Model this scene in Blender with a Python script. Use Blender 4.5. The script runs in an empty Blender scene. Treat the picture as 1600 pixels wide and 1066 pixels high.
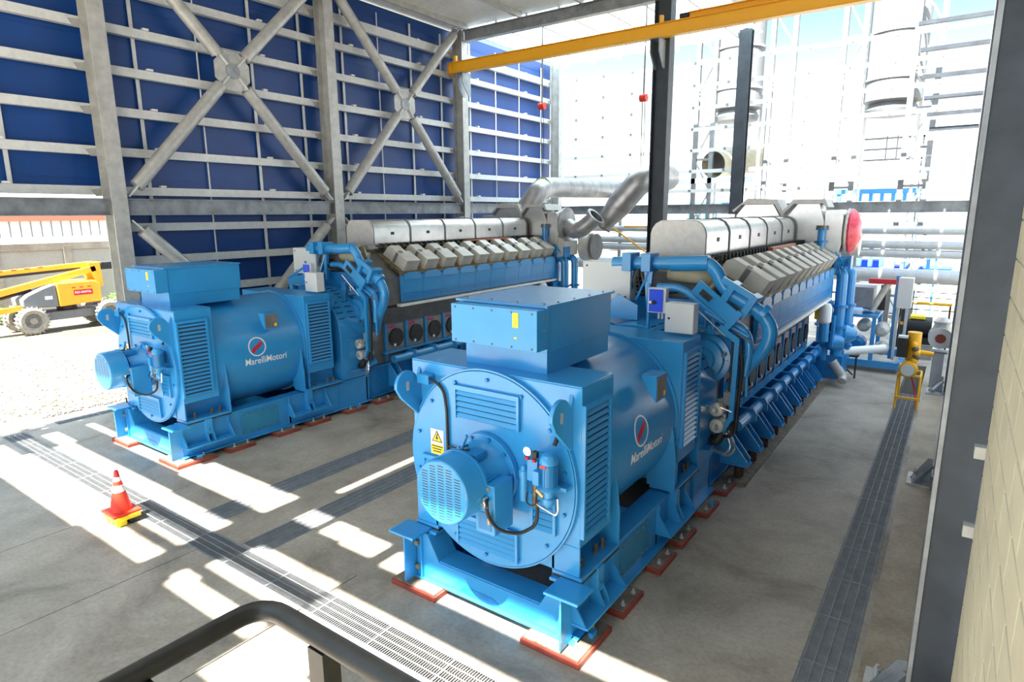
import bpy, bmesh, math, random
from mathutils import Vector, Matrix
random.seed(7)
SC = bpy.context.scene
COL = SC.collection
pi = math.pi

# ------------------------------------------------------------------ camera
F_PX = 973.61
PITCH, YAW, ROLL = 0.20148, 0.62015, -0.0072
cam_d = bpy.data.cameras.new('camera'); cam = bpy.data.objects.new('camera', cam_d); COL.objects.link(cam)
cam_d.sensor_width = 36.0; cam_d.lens = F_PX / 1600 * 36.0; cam_d.clip_start = 0.05; cam_d.clip_end = 400
fw = Vector((-math.sin(YAW)*math.cos(PITCH), math.cos(YAW)*math.cos(PITCH), -math.sin(PITCH)))
rt = Vector((math.cos(YAW), math.sin(YAW), 0)); up = rt.cross(fw)
rt2 = rt*math.cos(ROLL) + up*math.sin(ROLL); up2 = -rt*math.sin(ROLL) + up*math.cos(ROLL)
cam.matrix_world = Matrix(((rt2.x, up2.x, -fw.x, 0), (rt2.y, up2.y, -fw.y, 0), (rt2.z, up2.z, -fw.z, 5.0), (0, 0, 0, 1)))
SC.camera = cam

# ------------------------------------------------------------------ world, sun, exposure
w = bpy.data.worlds.new('sky'); SC.world = w; w.use_nodes = True
nt = w.node_tree; nt.nodes.clear()
wo = nt.nodes.new('ShaderNodeOutputWorld'); bg = nt.nodes.new('ShaderNodeBackground')
tc = nt.nodes.new('ShaderNodeTexCoord'); sx = nt.nodes.new('ShaderNodeSeparateXYZ'); cr = nt.nodes.new('ShaderNodeValToRGB')
nt.links.new(tc.outputs['Generated'], sx.inputs[0]); nt.links.new(sx.outputs['Z'], cr.inputs[0])
nt.links.new(cr.outputs[0], bg.inputs[0]); nt.links.new(bg.outputs[0], wo.inputs[0])
cr.color_ramp.elements[0].position = 0.0; cr.color_ramp.elements[0].color = (1.0, 1.0, 1.0, 1)
cr.color_ramp.elements[1].position = 0.85; cr.color_ramp.elements[1].color = (0.60, 0.76, 0.95, 1)
for pos_, col_ in ((0.07, (0.90, 0.95, 1.0)), (0.13, (0.33, 0.37, 0.39)), (0.25, (0.155, 0.235, 0.262)), (0.36, (0.155, 0.235, 0.262)), (0.5, (0.46, 0.60, 0.74))):
    e = cr.color_ramp.elements.new(pos_); e.color = (*col_, 1)
bg.inputs[1].default_value = 1.1
sun_d = bpy.data.lights.new('sun', 'SUN'); sun_d.energy = 12.0; sun_d.angle = math.radians(0.55); sun_d.color = (1.0, 0.96, 0.88)
sun = bpy.data.objects.new('sun', sun_d); COL.objects.link(sun)
sun.rotation_euler = Vector((0.0, 0.470, -0.883)).to_track_quat('-Z', 'Y').to_euler()
SC.view_settings.view_transform = 'Standard'; SC.view_settings.look = 'None'
SC.view_settings.gamma = 1; SC.view_settings.use_curve_mapping = False
SC.view_settings.exposure = 1.95
SC.render.film_transparent = False

# ------------------------------------------------------------------ materials
def mat(name, col, rough=0.5, metal=0.0, noise=0.0, nscale=4.0, col2=None, bump=0.0, spec=0.5, trans=0.0, detail=4.0, stretch=None, emit=None):
    m = bpy.data.materials.new(name); m.use_nodes = True
    t = m.node_tree; b = t.nodes['Principled BSDF']
    b.inputs['Base Color'].default_value = (*col, 1); b.inputs['Roughness'].default_value = rough
    b.inputs['Metallic'].default_value = metal; b.inputs['Specular IOR Level'].default_value = spec
    if trans: b.inputs['Transmission Weight'].default_value = trans
    if emit: b.inputs['Emission Color'].default_value = (*emit[:3], 1); b.inputs['Emission Strength'].default_value = emit[3]
    if noise or bump or col2:
        c = t.nodes.new('ShaderNodeTexCoord'); n = t.nodes.new('ShaderNodeTexNoise')
        n.inputs['Scale'].default_value = nscale; n.inputs['Detail'].default_value = detail; n.inputs['Roughness'].default_value = 0.62
        src = c.outputs['Object']
        if stretch:
            mp = t.nodes.new('ShaderNodeMapping'); mp.inputs['Scale'].default_value = stretch
            t.links.new(src, mp.inputs[0]); src = mp.outputs[0]
        t.links.new(src, n.inputs['Vector'])
        if noise or col2:
            r = t.nodes.new('ShaderNodeValToRGB')
            c2 = col2 if col2 else tuple(max(0, x*(1-noise)) for x in col)
            r.color_ramp.elements[0].position = 0.33; r.color_ramp.elements[1].position = 0.68
            r.color_ramp.elements[0].color = (*c2, 1)
            r.color_ramp.elements[1].color = (*(col if col2 else tuple(min(1, x*(1+noise*0.6)) for x in col)), 1)
            t.links.new(n.outputs['Fac'], r.inputs[0]); t.links.new(r.outputs[0], b.inputs['Base Color'])
        if bump:
            bp = t.nodes.new('ShaderNodeBump'); bp.inputs['Strength'].default_value = bump; bp.inputs['Distance'].default_value = 0.02
            t.links.new(n.outputs['Fac'], bp.inputs['Height']); t.links.new(bp.outputs[0], b.inputs['Normal'])
    return m

BLUE = mat('blue_paint', (0.032, 0.285, 0.62), 0.24, spec=0.65, noise=0.05, nscale=2.5, bump=0.02)
BLUE2 = mat('blue_paint_dark', (0.012, 0.20, 0.50), 0.3, noise=0.15, nscale=6)
TEAL = mat('blue_green_cover', (0.030, 0.24, 0.42), 0.45, noise=0.1)
PANELB = mat('ribbed_engine_side_blue', (0.05, 0.33, 0.70), 0.25, noise=0.05)
GALV = mat('galvanised_steel', (0.46, 0.46, 0.44), 0.42, 0.25, noise=0.22, nscale=3.5, detail=6)
GALVD = mat('galvanised_dark', (0.27, 0.29, 0.31), 0.42, 0.3, noise=0.35, nscale=2.5, detail=6)
GALVL = mat('galvanised_light', (0.66, 0.67, 0.66), 0.4, 0.1, noise=0.12, nscale=5)
WHITEG = mat('bright_galvanised', (0.80, 0.80, 0.78), 0.45, 0.0, noise=0.05)
STEELD = mat('dark_primed_steel', (0.038, 0.048, 0.062), 0.5, 0.1, noise=0.35, nscale=2.0, detail=7)
ALU = mat('sheet_aluminium', (0.60, 0.59, 0.57), 0.28, 0.75, noise=0.12, nscale=3, detail=6)
ALUB = mat('brushed_cap', (0.55, 0.53, 0.50), 0.5, 0.35, noise=0.1, nscale=8)
PIPEG = mat('exhaust_steel', (0.42, 0.41, 0.41), 0.38, 0.6, noise=0.3, nscale=2.5, detail=6)
PODC = mat('cast_cover', (0.60, 0.565, 0.50), 0.5, 0.25, noise=0.22, nscale=3, detail=6)
OIL = mat('oily_bronze', (0.20, 0.15, 0.085), 0.35, 0.3, noise=0.5, nscale=7)
GRIME = mat('dark_grime', (0.035, 0.034, 0.032), 0.5, 0.2, noise=0.5, nscale=8)
GREYP = mat('grey_plate', (0.17, 0.165, 0.16), 0.5, 0.1, noise=0.25, nscale=3)
DOORG = mat('door_grey', (0.24, 0.25, 0.27), 0.45, 0.1, noise=0.2)
BLACK = mat('black_rubber', (0.012, 0.012, 0.012), 0.5)
BOXG = mat('cabinet_grey', (0.62, 0.64, 0.64), 0.45)
BOXS = mat('cabinet_shadow', (0.22, 0.24, 0.26), 0.5)
CHROME = mat('bright_metal', (0.75, 0.74, 0.70), 0.2, 0.85)
BRASS = mat('brass', (0.6, 0.42, 0.2), 0.3, 0.7)
RED = mat('red_paint', (0.55, 0.02, 0.03), 0.45)
REDPL = mat('red_plastic_film', (0.9, 0.07, 0.12), 0.25, noise=0.35, nscale=9, bump=0.6)
PADR = mat('red_brown_grout', (0.30, 0.05, 0.03), 0.6, noise=0.35, nscale=6)
PADT = mat('pad_plate', (0.22, 0.17, 0.12), 0.55, 0.1, noise=0.4, nscale=8)
YEL = mat('crane_yellow', (0.80, 0.40, 0.012), 0.42)
YELS = mat('sticker_yellow', (0.9, 0.66, 0.02), 0.5)
WHITE = mat('white_paint', (0.82, 0.82, 0.82), 0.5)
MAGENTA = mat('magenta_sticker', (0.6, 0.02, 0.14), 0.5)
SWBLUE = mat('switch_blue', (0.01, 0.07, 0.75), 0.4)
WALLB = mat('blue_cladding', (0.0035, 0.052, 0.235), 0.42, noise=0.12, nscale=1.2)
CONEO = mat('cone_orange', (0.75, 0.035, 0.015), 0.45)
COPPER = mat('copper_strip', (0.42, 0.15, 0.08), 0.5, 0.2)
RAILM = mat('handrail_paint', (0.035, 0.036, 0.035), 0.42, 0.3, noise=0.2, nscale=20)
GRATE = mat('grate_steel', (0.28, 0.29, 0.30), 0.5, 0.15, noise=0.2, nscale=5)
TRENCH = mat('trench', (0.06, 0.055, 0.045), 0.9)
BLOCK = mat('pale_block_paint', (0.50, 0.465, 0.34), 0.7, noise=0.12, nscale=1.4, bump=0.3, stretch=(1, 1, 2.2))
LIFTO = mat('lift_orange', (0.90, 0.40, 0.03), 0.45, noise=0.06)
LIFTG = mat('lift_grey', (0.16, 0.17, 0.18), 0.5, noise=0.1)
TYRE = mat('dusty_tyre', (0.30, 0.27, 0.23), 0.8, noise=0.3, nscale=8, bump=0.4)
TYRED = mat('tyre_rim', (0.16, 0.15, 0.13), 0.7, noise=0.3, nscale=8)
LEAF = mat('leaf_green', (0.16, 0.36, 0.04), 0.6, noise=0.3)
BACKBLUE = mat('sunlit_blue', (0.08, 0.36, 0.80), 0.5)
TERRA = mat('terracotta_roof', (0.55, 0.22, 0.14), 0.8)
STACKP = mat('stack_paint', (0.19, 0.198, 0.205), 0.6, noise=0.06)
PIPELG = mat('pipe_light_grey', (0.52, 0.55, 0.58), 0.4, 0.2, noise=0.1)

def concrete_mat(name, a, b, c, scale=0.55):
    m = bpy.data.materials.new(name); m.use_nodes = True; t = m.node_tree; bs = t.nodes['Principled BSDF']
    co = t.nodes.new('ShaderNodeTexCoord')
    n1 = t.nodes.new('ShaderNodeTexNoise'); n1.inputs['Scale'].default_value = scale; n1.inputs['Detail'].default_value = 8; n1.inputs['Roughness'].default_value = 0.68; n1.inputs['Distortion'].default_value = 0.4
    n2 = t.nodes.new('ShaderNodeTexNoise'); n2.inputs['Scale'].default_value = 18; n2.inputs['Detail'].default_value = 5
    r = t.nodes.new('ShaderNodeValToRGB'); r.color_ramp.elements[0].position = 0.30; r.color_ramp.elements[0].color = (*a, 1)
    r.color_ramp.elements[1].position = 0.64; r.color_ramp.elements[1].color = (*c, 1)
    e = r.color_ramp.elements.new(0.46); e.color = (*b, 1)
    mx = t.nodes.new('ShaderNodeMixRGB'); mx.blend_type = 'MULTIPLY'; mx.inputs[0].default_value = 0.35
    r2 = t.nodes.new('ShaderNodeValToRGB'); r2.color_ramp.elements[0].position = 0.3; r2.color_ramp.elements[0].color = (0.5, 0.5, 0.5, 1); r2.color_ramp.elements[1].position = 0.6
    t.links.new(co.outputs['Object'], n1.inputs['Vector']); t.links.new(co.outputs['Object'], n2.inputs['Vector'])
    t.links.new(n1.outputs['Fac'], r.inputs[0]); t.links.new(n2.outputs['Fac'], r2.inputs[0])
    t.links.new(r.outputs[0], mx.inputs[1]); t.links.new(r2.outputs[0], mx.inputs[2]); t.links.new(mx.outputs[0], bs.inputs['Base Color'])
    bp = t.nodes.new('ShaderNodeBump'); bp.inputs['Strength'].default_value = 0.12; bp.inputs['Distance'].default_value = 0.01
    t.links.new(n2.outputs['Fac'], bp.inputs['Height']); t.links.new(bp.outputs[0], bs.inputs['Normal'])
    bs.inputs['Roughness'].default_value = 0.55
    return m
CONC = concrete_mat('concrete_floor', (0.155, 0.128, 0.098), (0.32, 0.275, 0.218), (0.44, 0.385, 0.31))
SAND = concrete_mat('sandy_ground', (0.082, 0.068, 0.038), (0.115, 0.099, 0.064), (0.145, 0.13, 0.096), 0.6)
FARCONC = concrete_mat('pale_block_wall', (0.30, 0.28, 0.24), (0.36, 0.335, 0.29), (0.40, 0.375, 0.33), 0.4)
def translucent(name, col, k):
    m = bpy.data.materials.new(name); m.use_nodes = True; t = m.node_tree; t.nodes.clear()
    o = t.nodes.new('ShaderNodeOutputMaterial'); a = t.nodes.new('ShaderNodeBsdfTranslucent'); b = t.nodes.new('ShaderNodeBsdfDiffuse'); mx = t.nodes.new('ShaderNodeMixShader')
    a.inputs[0].default_value = (*col, 1); b.inputs[0].default_value = (*col, 1); mx.inputs[0].default_value = k
    t.links.new(b.outputs[0], mx.inputs[1]); t.links.new(a.outputs[0], mx.inputs[2]); t.links.new(mx.outputs[0], o.inputs[0]); return m
FRP = translucent('translucent_roof_sheet', (0.50, 0.62, 0.70), 0.62)
MOUNT = mat('mount_brown', (0.07, 0.03, 0.022), 0.6, noise=0.4, nscale=12)
SLATSHADE = mat('louver_gap_shade', (0.006, 0.045, 0.11), 0.8)

# ------------------------------------------------------------------ mesh builder
def smooth_path(pts, r, n=6):
    """fillet the corners of a polyline with radius r"""
    P = [Vector(p) for p in pts]; out = [P[0]]
    for i in range(1, len(P)-1):
        a = (P[i-1]-P[i]); b = (P[i+1]-P[i]); la, lb = a.length, b.length
        if la < 1e-6 or lb < 1e-6: continue
        a.normalize(); b.normalize(); d = min(r, la*0.48, lb*0.48)
        p0 = P[i]+a*d; p1 = P[i]+b*d
        for k in range(n+1):
            t = k/n; out.append(p0*(1-t)**2 + P[i]*2*t*(1-t) + p1*t*t)
    out.append(P[-1]); return out

class MB:
    def __init__(s): s.bm = bmesh.new()
    def box(s, x0, x1, y0, y1, z0, z1, M=None):
        vs = [s.bm.verts.new(((x1 if i & 1 else x0), (y1 if i & 2 else y0), (z1 if i & 4 else z0))) for i in range(8)]
        if M is not None:
            for v in vs: v.co = M @ v.co
        for f in ((0, 2, 3, 1), (4, 5, 7, 6), (0, 1, 5, 4), (2, 6, 7, 3), (0, 4, 6, 2), (1, 3, 7, 5)):
            s.bm.faces.new([vs[i] for i in f])
        return s
    def cbox(s, c, d, rot=None):
        M = Matrix.Translation(c) @ (rot.to_matrix().to_4x4() if rot is not None else Matrix.Identity(4))
        return s.box(-d[0]/2, d[0]/2, -d[1]/2, d[1]/2, -d[2]/2, d[2]/2, M)
    def frame(s, p0, p1, upv=(0, 0, 1)):
        p0 = Vector(p0); p1 = Vector(p1); z = (p1-p0).normalized(); u = Vector(upv)
        if abs(z.dot(u)) > 0.98: u = Vector((1, 0, 0)) if abs(z.x) < 0.9 else Vector((0, 1, 0))
        x = u.cross(z).normalized(); y = z.cross(x)
        return p0, (p1-p0).length, Matrix(((x.x, y.x, z.x, p0.x), (x.y, y.y, z.y, p0.y), (x.z, y.z, z.z, p0.z), (0, 0, 0, 1)))
    def bar(s, p0, p1, w, h, upv=(0, 0, 1)):
        _, L, M = s.frame(p0, p1, upv); return s.box(-w/2, w/2, -h/2, h/2, 0, L, M)
    def ibeam(s, p0, p1, w, h, tf=0.02, tw=0.015, upv=(0, 0, 1)):
        _, L, M = s.frame(p0, p1, upv)
        s.box(-w/2, w/2, -h/2, -h/2+tf, 0, L, M); s.box(-w/2, w/2, h/2-tf, h/2, 0, L, M)
        return s.box(-tw/2, tw/2, -h/2+tf, h/2-tf, 0, L, M)
    def cyl(s, p0, p1, r0, r1=None, n=20, cap=True, upv=(0, 0, 1)):
        if r1 is None: r1 = r0
        _, L, M = s.frame(p0, p1, upv)
        a = []; b = []
        for i in range(n):
            t = 2*pi*i/n; c, q = math.cos(t), math.sin(t)
            a.append(s.bm.verts.new(M @ Vector((r0*c, r0*q, 0)))); b.append(s.bm.verts.new(M @ Vector((r1*c, r1*q, L))))
        for i in range(n):
            j = (i+1) % n; s.bm.faces.new((a[i], a[j], b[j], b[i]))
        if cap: s.bm.faces.new(a[::-1]); s.bm.faces.new(b)
        return s
    def ring(s, p0, p1, ro, ri, n=28):
        _, L, M = s.frame(p0, p1); R = []
        for (r, z) in ((ro, 0), (ro, L), (ri, L), (ri, 0)):
            R.append([s.bm.verts.new(M @ Vector((r*math.cos(2*pi*i/n), r*math.sin(2*pi*i/n), z))) for i in range(n)])
        for k in range(4):
            A, B = R[k], R[(k+1) % 4]
            for i in range(n):
                j = (i+1) % n; s.bm.faces.new((A[i], A[j], B[j], B[i]))
        return s
    def lathe(s, p0, p1, prof, n=28):
        """prof: (dist along, radius)"""
        _, L, M = s.frame(p0, p1); R = []
        for (z, r) in prof: R.append([s.bm.verts.new(M @ Vector((r*math.cos(2*pi*i/n), r*math.sin(2*pi*i/n), z))) for i in range(n)])
        for A, B in zip(R[:-1], R[1:]):
            for i in range(n):
                j = (i+1) % n; s.bm.faces.new((A[i], A[j], B[j], B[i]))
        s.bm.faces.new(R[0][::-1]); s.bm.faces.new(R[-1]); return s
    def tube(s, pts, r, n=12, bend=0.0, cap=True, rr=None):
        P = smooth_path(pts, bend) if bend else [Vector(p) for p in pts]
        rings = []; nrm = None
        for i, p in enumerate(P):
            t = (P[min(i+1, len(P)-1)] - P[max(i-1, 0)]).normalized()
            if nrm is None:
                u = Vector((0, 0, 1)) if abs(t.z) < 0.9 else Vector((1, 0, 0)); nrm = u.cross(t).normalized()
            nrm = (nrm - t*nrm.dot(t)).normalized(); bn = t.cross(nrm)
            q = r if rr is None else rr(i/(len(P)-1))
            rings.append([s.bm.verts.new(p + nrm*q*math.cos(2*pi*k/n) + bn*q*math.sin(2*pi*k/n)) for k in range(n)])
        for A, B in zip(rings[:-1], rings[1:]):
            for i in range(n):
                j = (i+1) % n; s.bm.faces.new((A[i], A[j], B[j], B[i]))
        if cap: s.bm.faces.new(rings[0][::-1]); s.bm.faces.new(rings[-1])
        return s
    def prism(s, poly, axis, a, b):
        """poly of 2D points; axis 'x': (y,z), 'y': (x,z), 'z': (x,y)"""
        def mk(p, t):
            return {'x': (t, p[0], p[1]), 'y': (p[0], t, p[1]), 'z': (p[0], p[1], t)}[axis]
        A = [s.bm.verts.new(mk(p, a)) for p in poly]; B = [s.bm.verts.new(mk(p, b)) for p in poly]; n = len(poly)
        s.bm.faces.new(A[::-1]); s.bm.faces.new(B)
        for i in range(n):
            j = (i+1) % n; s.bm.faces.new((A[i], A[j], B[j], B[i]))
        return s
    def loft(s, loops, cap=True):
        R = [[s.bm.verts.new(p) for p in L] for L in loops]; n = len(R[0])
        for A, B in zip(R[:-1], R[1:]):
            for i in range(n):
                j = (i+1) % n; s.bm.faces.new((A[i], A[j], B[j], B[i]))
        if cap: s.bm.faces.new(R[0][::-1]); s.bm.faces.new(R[-1])
        return s
    def sphere(s, c, r, seg=14, sc=(1, 1, 1)):
        bmesh.ops.create_uvsphere(s.bm, u_segments=seg, v_segments=max(6, seg//2), radius=1, matrix=Matrix.Translation(c) @ Matrix.Diagonal((r*sc[0], r*sc[1], r*sc[2], 1)))
        return s
    def mesh(s, name, m, smooth=True):
        bmesh.ops.recalc_face_normals(s.bm, faces=s.bm.faces)
        me = bpy.data.meshes.new(name); s.bm.to_mesh(me); s.bm.free()
        ms = m if isinstance(m, (list, tuple)) else [m]
        for q in ms: me.materials.append(q)
        if smooth:
            me.polygons.foreach_set('use_smooth', [True]*len(me.polygons)); me.set_sharp_from_angle(angle=math.radians(32))
        return me
    def build(s, name, m, parent=None, bevel=0, loc=None, rot=None):
        return put(s.mesh(name, m), name, parent, bevel, loc, rot)

def put(me, name, parent=None, bevel=0, loc=None, rot=None):
    o = bpy.data.objects.new(name, me); COL.objects.link(o)
    if parent is not None: o.parent = parent
    if loc is not None: o.location = loc
    if rot is not None: o.rotation_euler = rot
    if bevel:
        b = o.modifiers.new('bevel', 'BEVEL'); b.width = bevel; b.segments = 2; b.limit_method = 'ANGLE'; b.angle_limit = math.radians(50)
    return o
def tag(o, label, cat, group=None):
    o['label'] = label; o['category'] = cat
    if group: o['group'] = group
    return o
def struct(o): o['kind'] = 'structure'; return o
def thing(name, loc, label, cat, group=None, rz=0):
    o = bpy.data.objects.new(name, None); o.empty_display_size = 0.2; COL.objects.link(o)
    o.location = loc; o.rotation_euler = (0, 0, rz)
    return tag(o, label, cat, group)
ORD = ['first', 'second', 'third', 'fourth', 'fifth', 'sixth', 'seventh', 'eighth', 'ninth', 'tenth', 'eleventh', 'twelfth', 'thirteenth', 'fourteenth',
       'fifteenth', 'sixteenth', 'seventeenth', 'eighteenth', 'nineteenth', 'twentieth', 'twenty-first', 'twenty-second', 'twenty-third', 'twenty-fourth', 'twenty-fifth', 'twenty-sixth', 'twenty-seventh', 'twenty-eighth']
def complement(x0, x1, y0, y1, holes):
    """rectangles covering the outer rectangle minus the holes"""
    ys = sorted({y0, y1, *[min(max(h[k], y0), y1) for h in holes for k in (2, 3)]}); out = []
    for a, b in zip(ys[:-1], ys[1:]):
        if b-a < 1e-6: continue
        hs = sorted([(h[0], h[1]) for h in holes if h[2] <= a+1e-6 and h[3] >= b-1e-6]); x = x0
        for (p, q) in hs:
            if p > x: out.append((x, min(p, x1), a, b))
            x = max(x, q)
        if x < x1: out.append((x, x1, a, b))
    return out
def hcol(mb, xc, yc, z0, z1, d=0.5, wdt=0.36, tf=0.03, tw=0.02):
    """H column, flanges facing +-x"""
    mb.box(xc-d/2, xc-d/2+tf, yc-wdt/2, yc+wdt/2, z0, z1); mb.box(xc+d/2-tf, xc+d/2, yc-wdt/2, yc+wdt/2, z0, z1)
    mb.box(xc-d/2+tf, xc+d/2-tf, yc-tw/2, yc+tw/2, z0, z1); return mb

# ================================================================== FLOOR, GROUND
drains = [(-0.97, -0.47, 2.0, 24.0), (-17.6, -1.1, 4.27, 4.74), (-10.12, -9.55, 4.95, 20.0), (-8.60, -8.05, 4.78, 20.0), (-17.98, -17.55, 5.4, 12.0)]
joints = [(-15.86, -15.845, 0.2, 4.27), (-11.41, -11.395, 0.2, 4.27), (-9.02, -9.005, -2, 4.27), (-6.45, -6.435, -2, 4.27),
          (-15.86, -15.845, 4.74, 5.9), (-11.41, -11.395, 4.74, 5.4), (-6.45, -6.435, 4.74, 5.2), (-3.3, -3.285, -2, 4.27)]
mb = MB()
for (a, b, c, d) in complement(-18.2, 1.2, -6, 34, drains+joints): mb.box(a, b, c, d, -0.35, 0)
struct(mb.build('floor', CONC))
mb = MB(); mb.box(-18.2, 1.2, -6, 34, -0.5, -0.36); struct(mb.build('trim_1', TRENCH))
mb = MB(); mb.box(-90, 60, -40, 90, -0.62, -0.52); mb.box(-90, -18.22, -40, 90, -0.5, -0.02); mb.box(-18.2, 30, 34.02, 90, -0.5, -0.02); mb.box(1.22, 60, -40, 34, -0.5, -0.04)
g = mb.build('ground', SAND); g['kind'] = 'structure'
# gravel edge stones beside the slab
def rock(mb, c, r):
    v0 = len(mb.bm.verts); bmesh.ops.create_icosphere(mb.bm, subdivisions=1, radius=r, matrix=Matrix.Translation(c) @ Matrix.Diagonal((random.uniform(.7, 1.3), random.uniform(.7, 1.3), random.uniform(.4, .8), 1)))
mb = MB()
for i in range(150): rock(mb, (-18.5-random.random()*0.25, 5.4+random.random()*3.0, 0.0), random.uniform(0.02, 0.05))
o = mb.build('gravel', GREYP); o['kind'] = 'stuff'; tag(o, 'strip of loose grey stones beside the edge of the slab', 'gravel'); o['kind'] = 'stuff'
mb = MB()
for i in range(700):
    x = -19-random.random()**1.5*9; y = 2+random.random()*7; rock(mb, (x, y, -0.01), random.uniform(0.015, 0.045))
o = mb.build('scattered_gravel', SAND); tag(o, 'small pale stones scattered over the sandy yard outside the hall', 'gravel'); o['kind'] = 'stuff'

TANC = concrete_mat('tan_concrete', (0.26, 0.20, 0.135), (0.36, 0.29, 0.20), (0.44, 0.37, 0.27), 1.2)
mb = MB(); mb.box(-0.40, 0.03, 2.0, 20.0, 0, 0.004); struct(mb.build('trim_2', TANC))
# drain grates
def grate_mesh(wx, ly, name):
    mb = MB()
    n = int(ly/0.034)
    for i in range(n+1):
        y = i*ly/n; mb.box(0, wx, y-0.003, y+0.003, -0.03, -0.002)
    for k in range(5):
        x = 0.02+(wx-0.04)*k/4; mb.box(x-0.0035, x+0.0035, 0, ly, -0.012, 0.001)
    mb.box(0, 0.008, 0, ly, -0.03, 0.001); mb.box(wx-0.008, wx, 0, ly, -0.03, 0.001)
    mb.box(0, wx, 0, 0.008, -0.03, 0.001); mb.box(0, wx, ly-0.008, ly, -0.03, 0.001)
    return mb.mesh(name, GRATE, False)
def drain_row(x0, x1, y0, y1, axis, where):
    if axis == 'y':
        n = round((y1-y0)/1.0); L = (y1-y0)/n; me = grate_mesh(x1-x0-0.01, L-0.01, 'drain_grate')
        for i in range(n):
            o = put(me, 'drain_grate', loc=(x0+0.005, y0+i*L+0.005, 0)); tag(o, f'grate panel {where}, {ORD[i]} from the near end', 'grate', 'drain grates '+where)
    else:
        n = round((x1-x0)/1.0); L = (x1-x0)/n; me = grate_mesh(y1-y0-0.01, L-0.01, 'drain_grate')
        for i in range(n):
            o = put(me, 'drain_grate', loc=(x0+(i+1)*L-0.005, y0+0.005, 0), rot=(0, 0, pi/2)); tag(o, f'grate panel {where}, {ORD[i]} from the left', 'grate', 'drain grates '+where)
drain_row(-0.97, -0.47, 2.0, 20.0, 'y', 'of the drain along the right wall')
drain_row(-17.6, -1.1, 4.27, 4.74, 'x', 'of the drain crossing before both generators')
drain_row(-10.12, -9.55, 4.95, 16.0, 'y', 'of the drain beside the far generator')
drain_row(-8.60, -8.05, 4.78, 16.0, 'y', 'of the drain midway between the generators')
drain_row(-17.98, -17.55, 5.4, 12.0, 'y', 'of the drain at the left slab edge')

# ================================================================== ROOF (unseen openings shaped to let the sun strips in)
SH = 12.3*0.470/0.883     # shift of a floor patch towards -y at roof height
def sunhole(x0, x1, y0, y1): return (x0, x1, y0-SH, y1-SH)
holes = [sunhole(*h) for h in (
    (-11.4, -9.35, 3.58, 3.94), (-15.85, -11.4, 3.5, 5.06), (-17.8, -15.85, 3.6, 4.1), (-17.85, -15.85, 4.32, 4.66), (-17.85, -15.85, 4.86, 5.15),
    (-11.4, -9.35, 4.17, 4.45), (-11.4, -9.35, 4.67, 5.02),
    (-17.6, -15.1, 5.78, 5.92), (-15.1, -12.1, 5.62, 6.06), (-12.1, -9.25, 5.55, 6.25),
    (-8.6, -8.2, 3.66, 3.88), (-8.5, -6.5, 3.52, 3.80), (-6.43, -5.4, 2.9, 3.87), (-5.4, 0.0, 2.9, 3.5),
    (-8.45, -6.47, 4.1, 4.36), (-8.3, -6.47, 4.58, 4.9), (-6.41, 0.0, 4.02, 4.80), 
    (-8.6, -8.1, 5.70, 6.12), (-7.9, -7.42, 5.68, 6.08), (-7.36, -6.66, 5.62, 6.05), (-6.37, -5.92, 5.55, 5.98), (-5.5, 0.0, 5.40, 5.72),
    (-8.87, -8.76, 6.8, 9.6))]
mb = MB()
for (a, b, c, d) in complement(-17.9, 1.2, -5.5, 20.9, holes): mb.box(a, b, c, d, 12.30, 12.36)
struct(mb.build('ceiling', GALVL))
# corrugated translucent sheets over the rear bay, each its own sheet
def corr_sheet(x0, x1, y0, y1, z):
    mb = MB(); n = int((x1-x0)/0.09); bm = mb.bm; prev = None
    for i in range(n+1):
        x = x0+(x1-x0)*i/n; zz = z+(0.035 if (i % 4) in (1, 2) else 0)
        a = bm.verts.new((x, y0, zz)); b = bm.verts.new((x, y1, zz))
        if prev: bm.faces.new((prev[0], a, b, prev[1]))
        prev = (a, b)
    return mb
k = 0; x = -17.6
while x < -8.4:
    o = corr_sheet(x, min(x+1.98, 1.0), 20.95, 29.0, 12.34).build('roof_sheet', FRP)
    tag(o, f'translucent corrugated roof sheet over the rear bay, {ORD[k]} from the left wall', 'roof sheet', 'translucent roof sheets'); k += 1; x += 1.98
for i in range(5):  # sheets added to keep direct sun off the rear pipes
    o = corr_sheet(-7.6+i*1.75, -7.6+i*1.75+1.72, 20.95, 24.9, 12.34).build('roof_sheet', GALVL)
    tag(o, f'added corrugated shade sheet above the near engine, {ORD[i]} from the inner column', 'roof sheet', 'added shade sheets above the near engine')
for i in range(7):
    x = -17.0+i*1.42
    o = MB().bar((x, 20.9, 12.2), (x, 28.9, 12.2), 0.09, 0.2).build('roof_purlin', WHITEG)
    tag(o, f'pale steel purlin under the rear roof, {ORD[i]} from the left wall', 'purlin', 'rear roof purlins')
for i in range(7):
    x = -16.8+i*2.6
    o = MB().bar((x, 7.2, 12.2), (x, 20.6, 12.2), 0.09, 0.2).build('roof_purlin', GALV)
    tag(o, f'galvanised purlin under the solid front roof, {ORD[i]} from the left wall', 'purlin', 'front roof purlins')
for i, (y, wh) in enumerate(((7.25, 'nearest the front'), (14.0, 'over the middle of the hall'), (20.68, 'by the yellow crane beam'))):
    o = MB().ibeam((-16.98, y, 11.92), (0.3, y, 11.92), 0.28, 0.42, 0.025, 0.018).build('roof_rafter', GALVD)
    tag(o, f'dark galvanised roof rafter {wh}', 'rafter', 'roof rafters')

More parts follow.
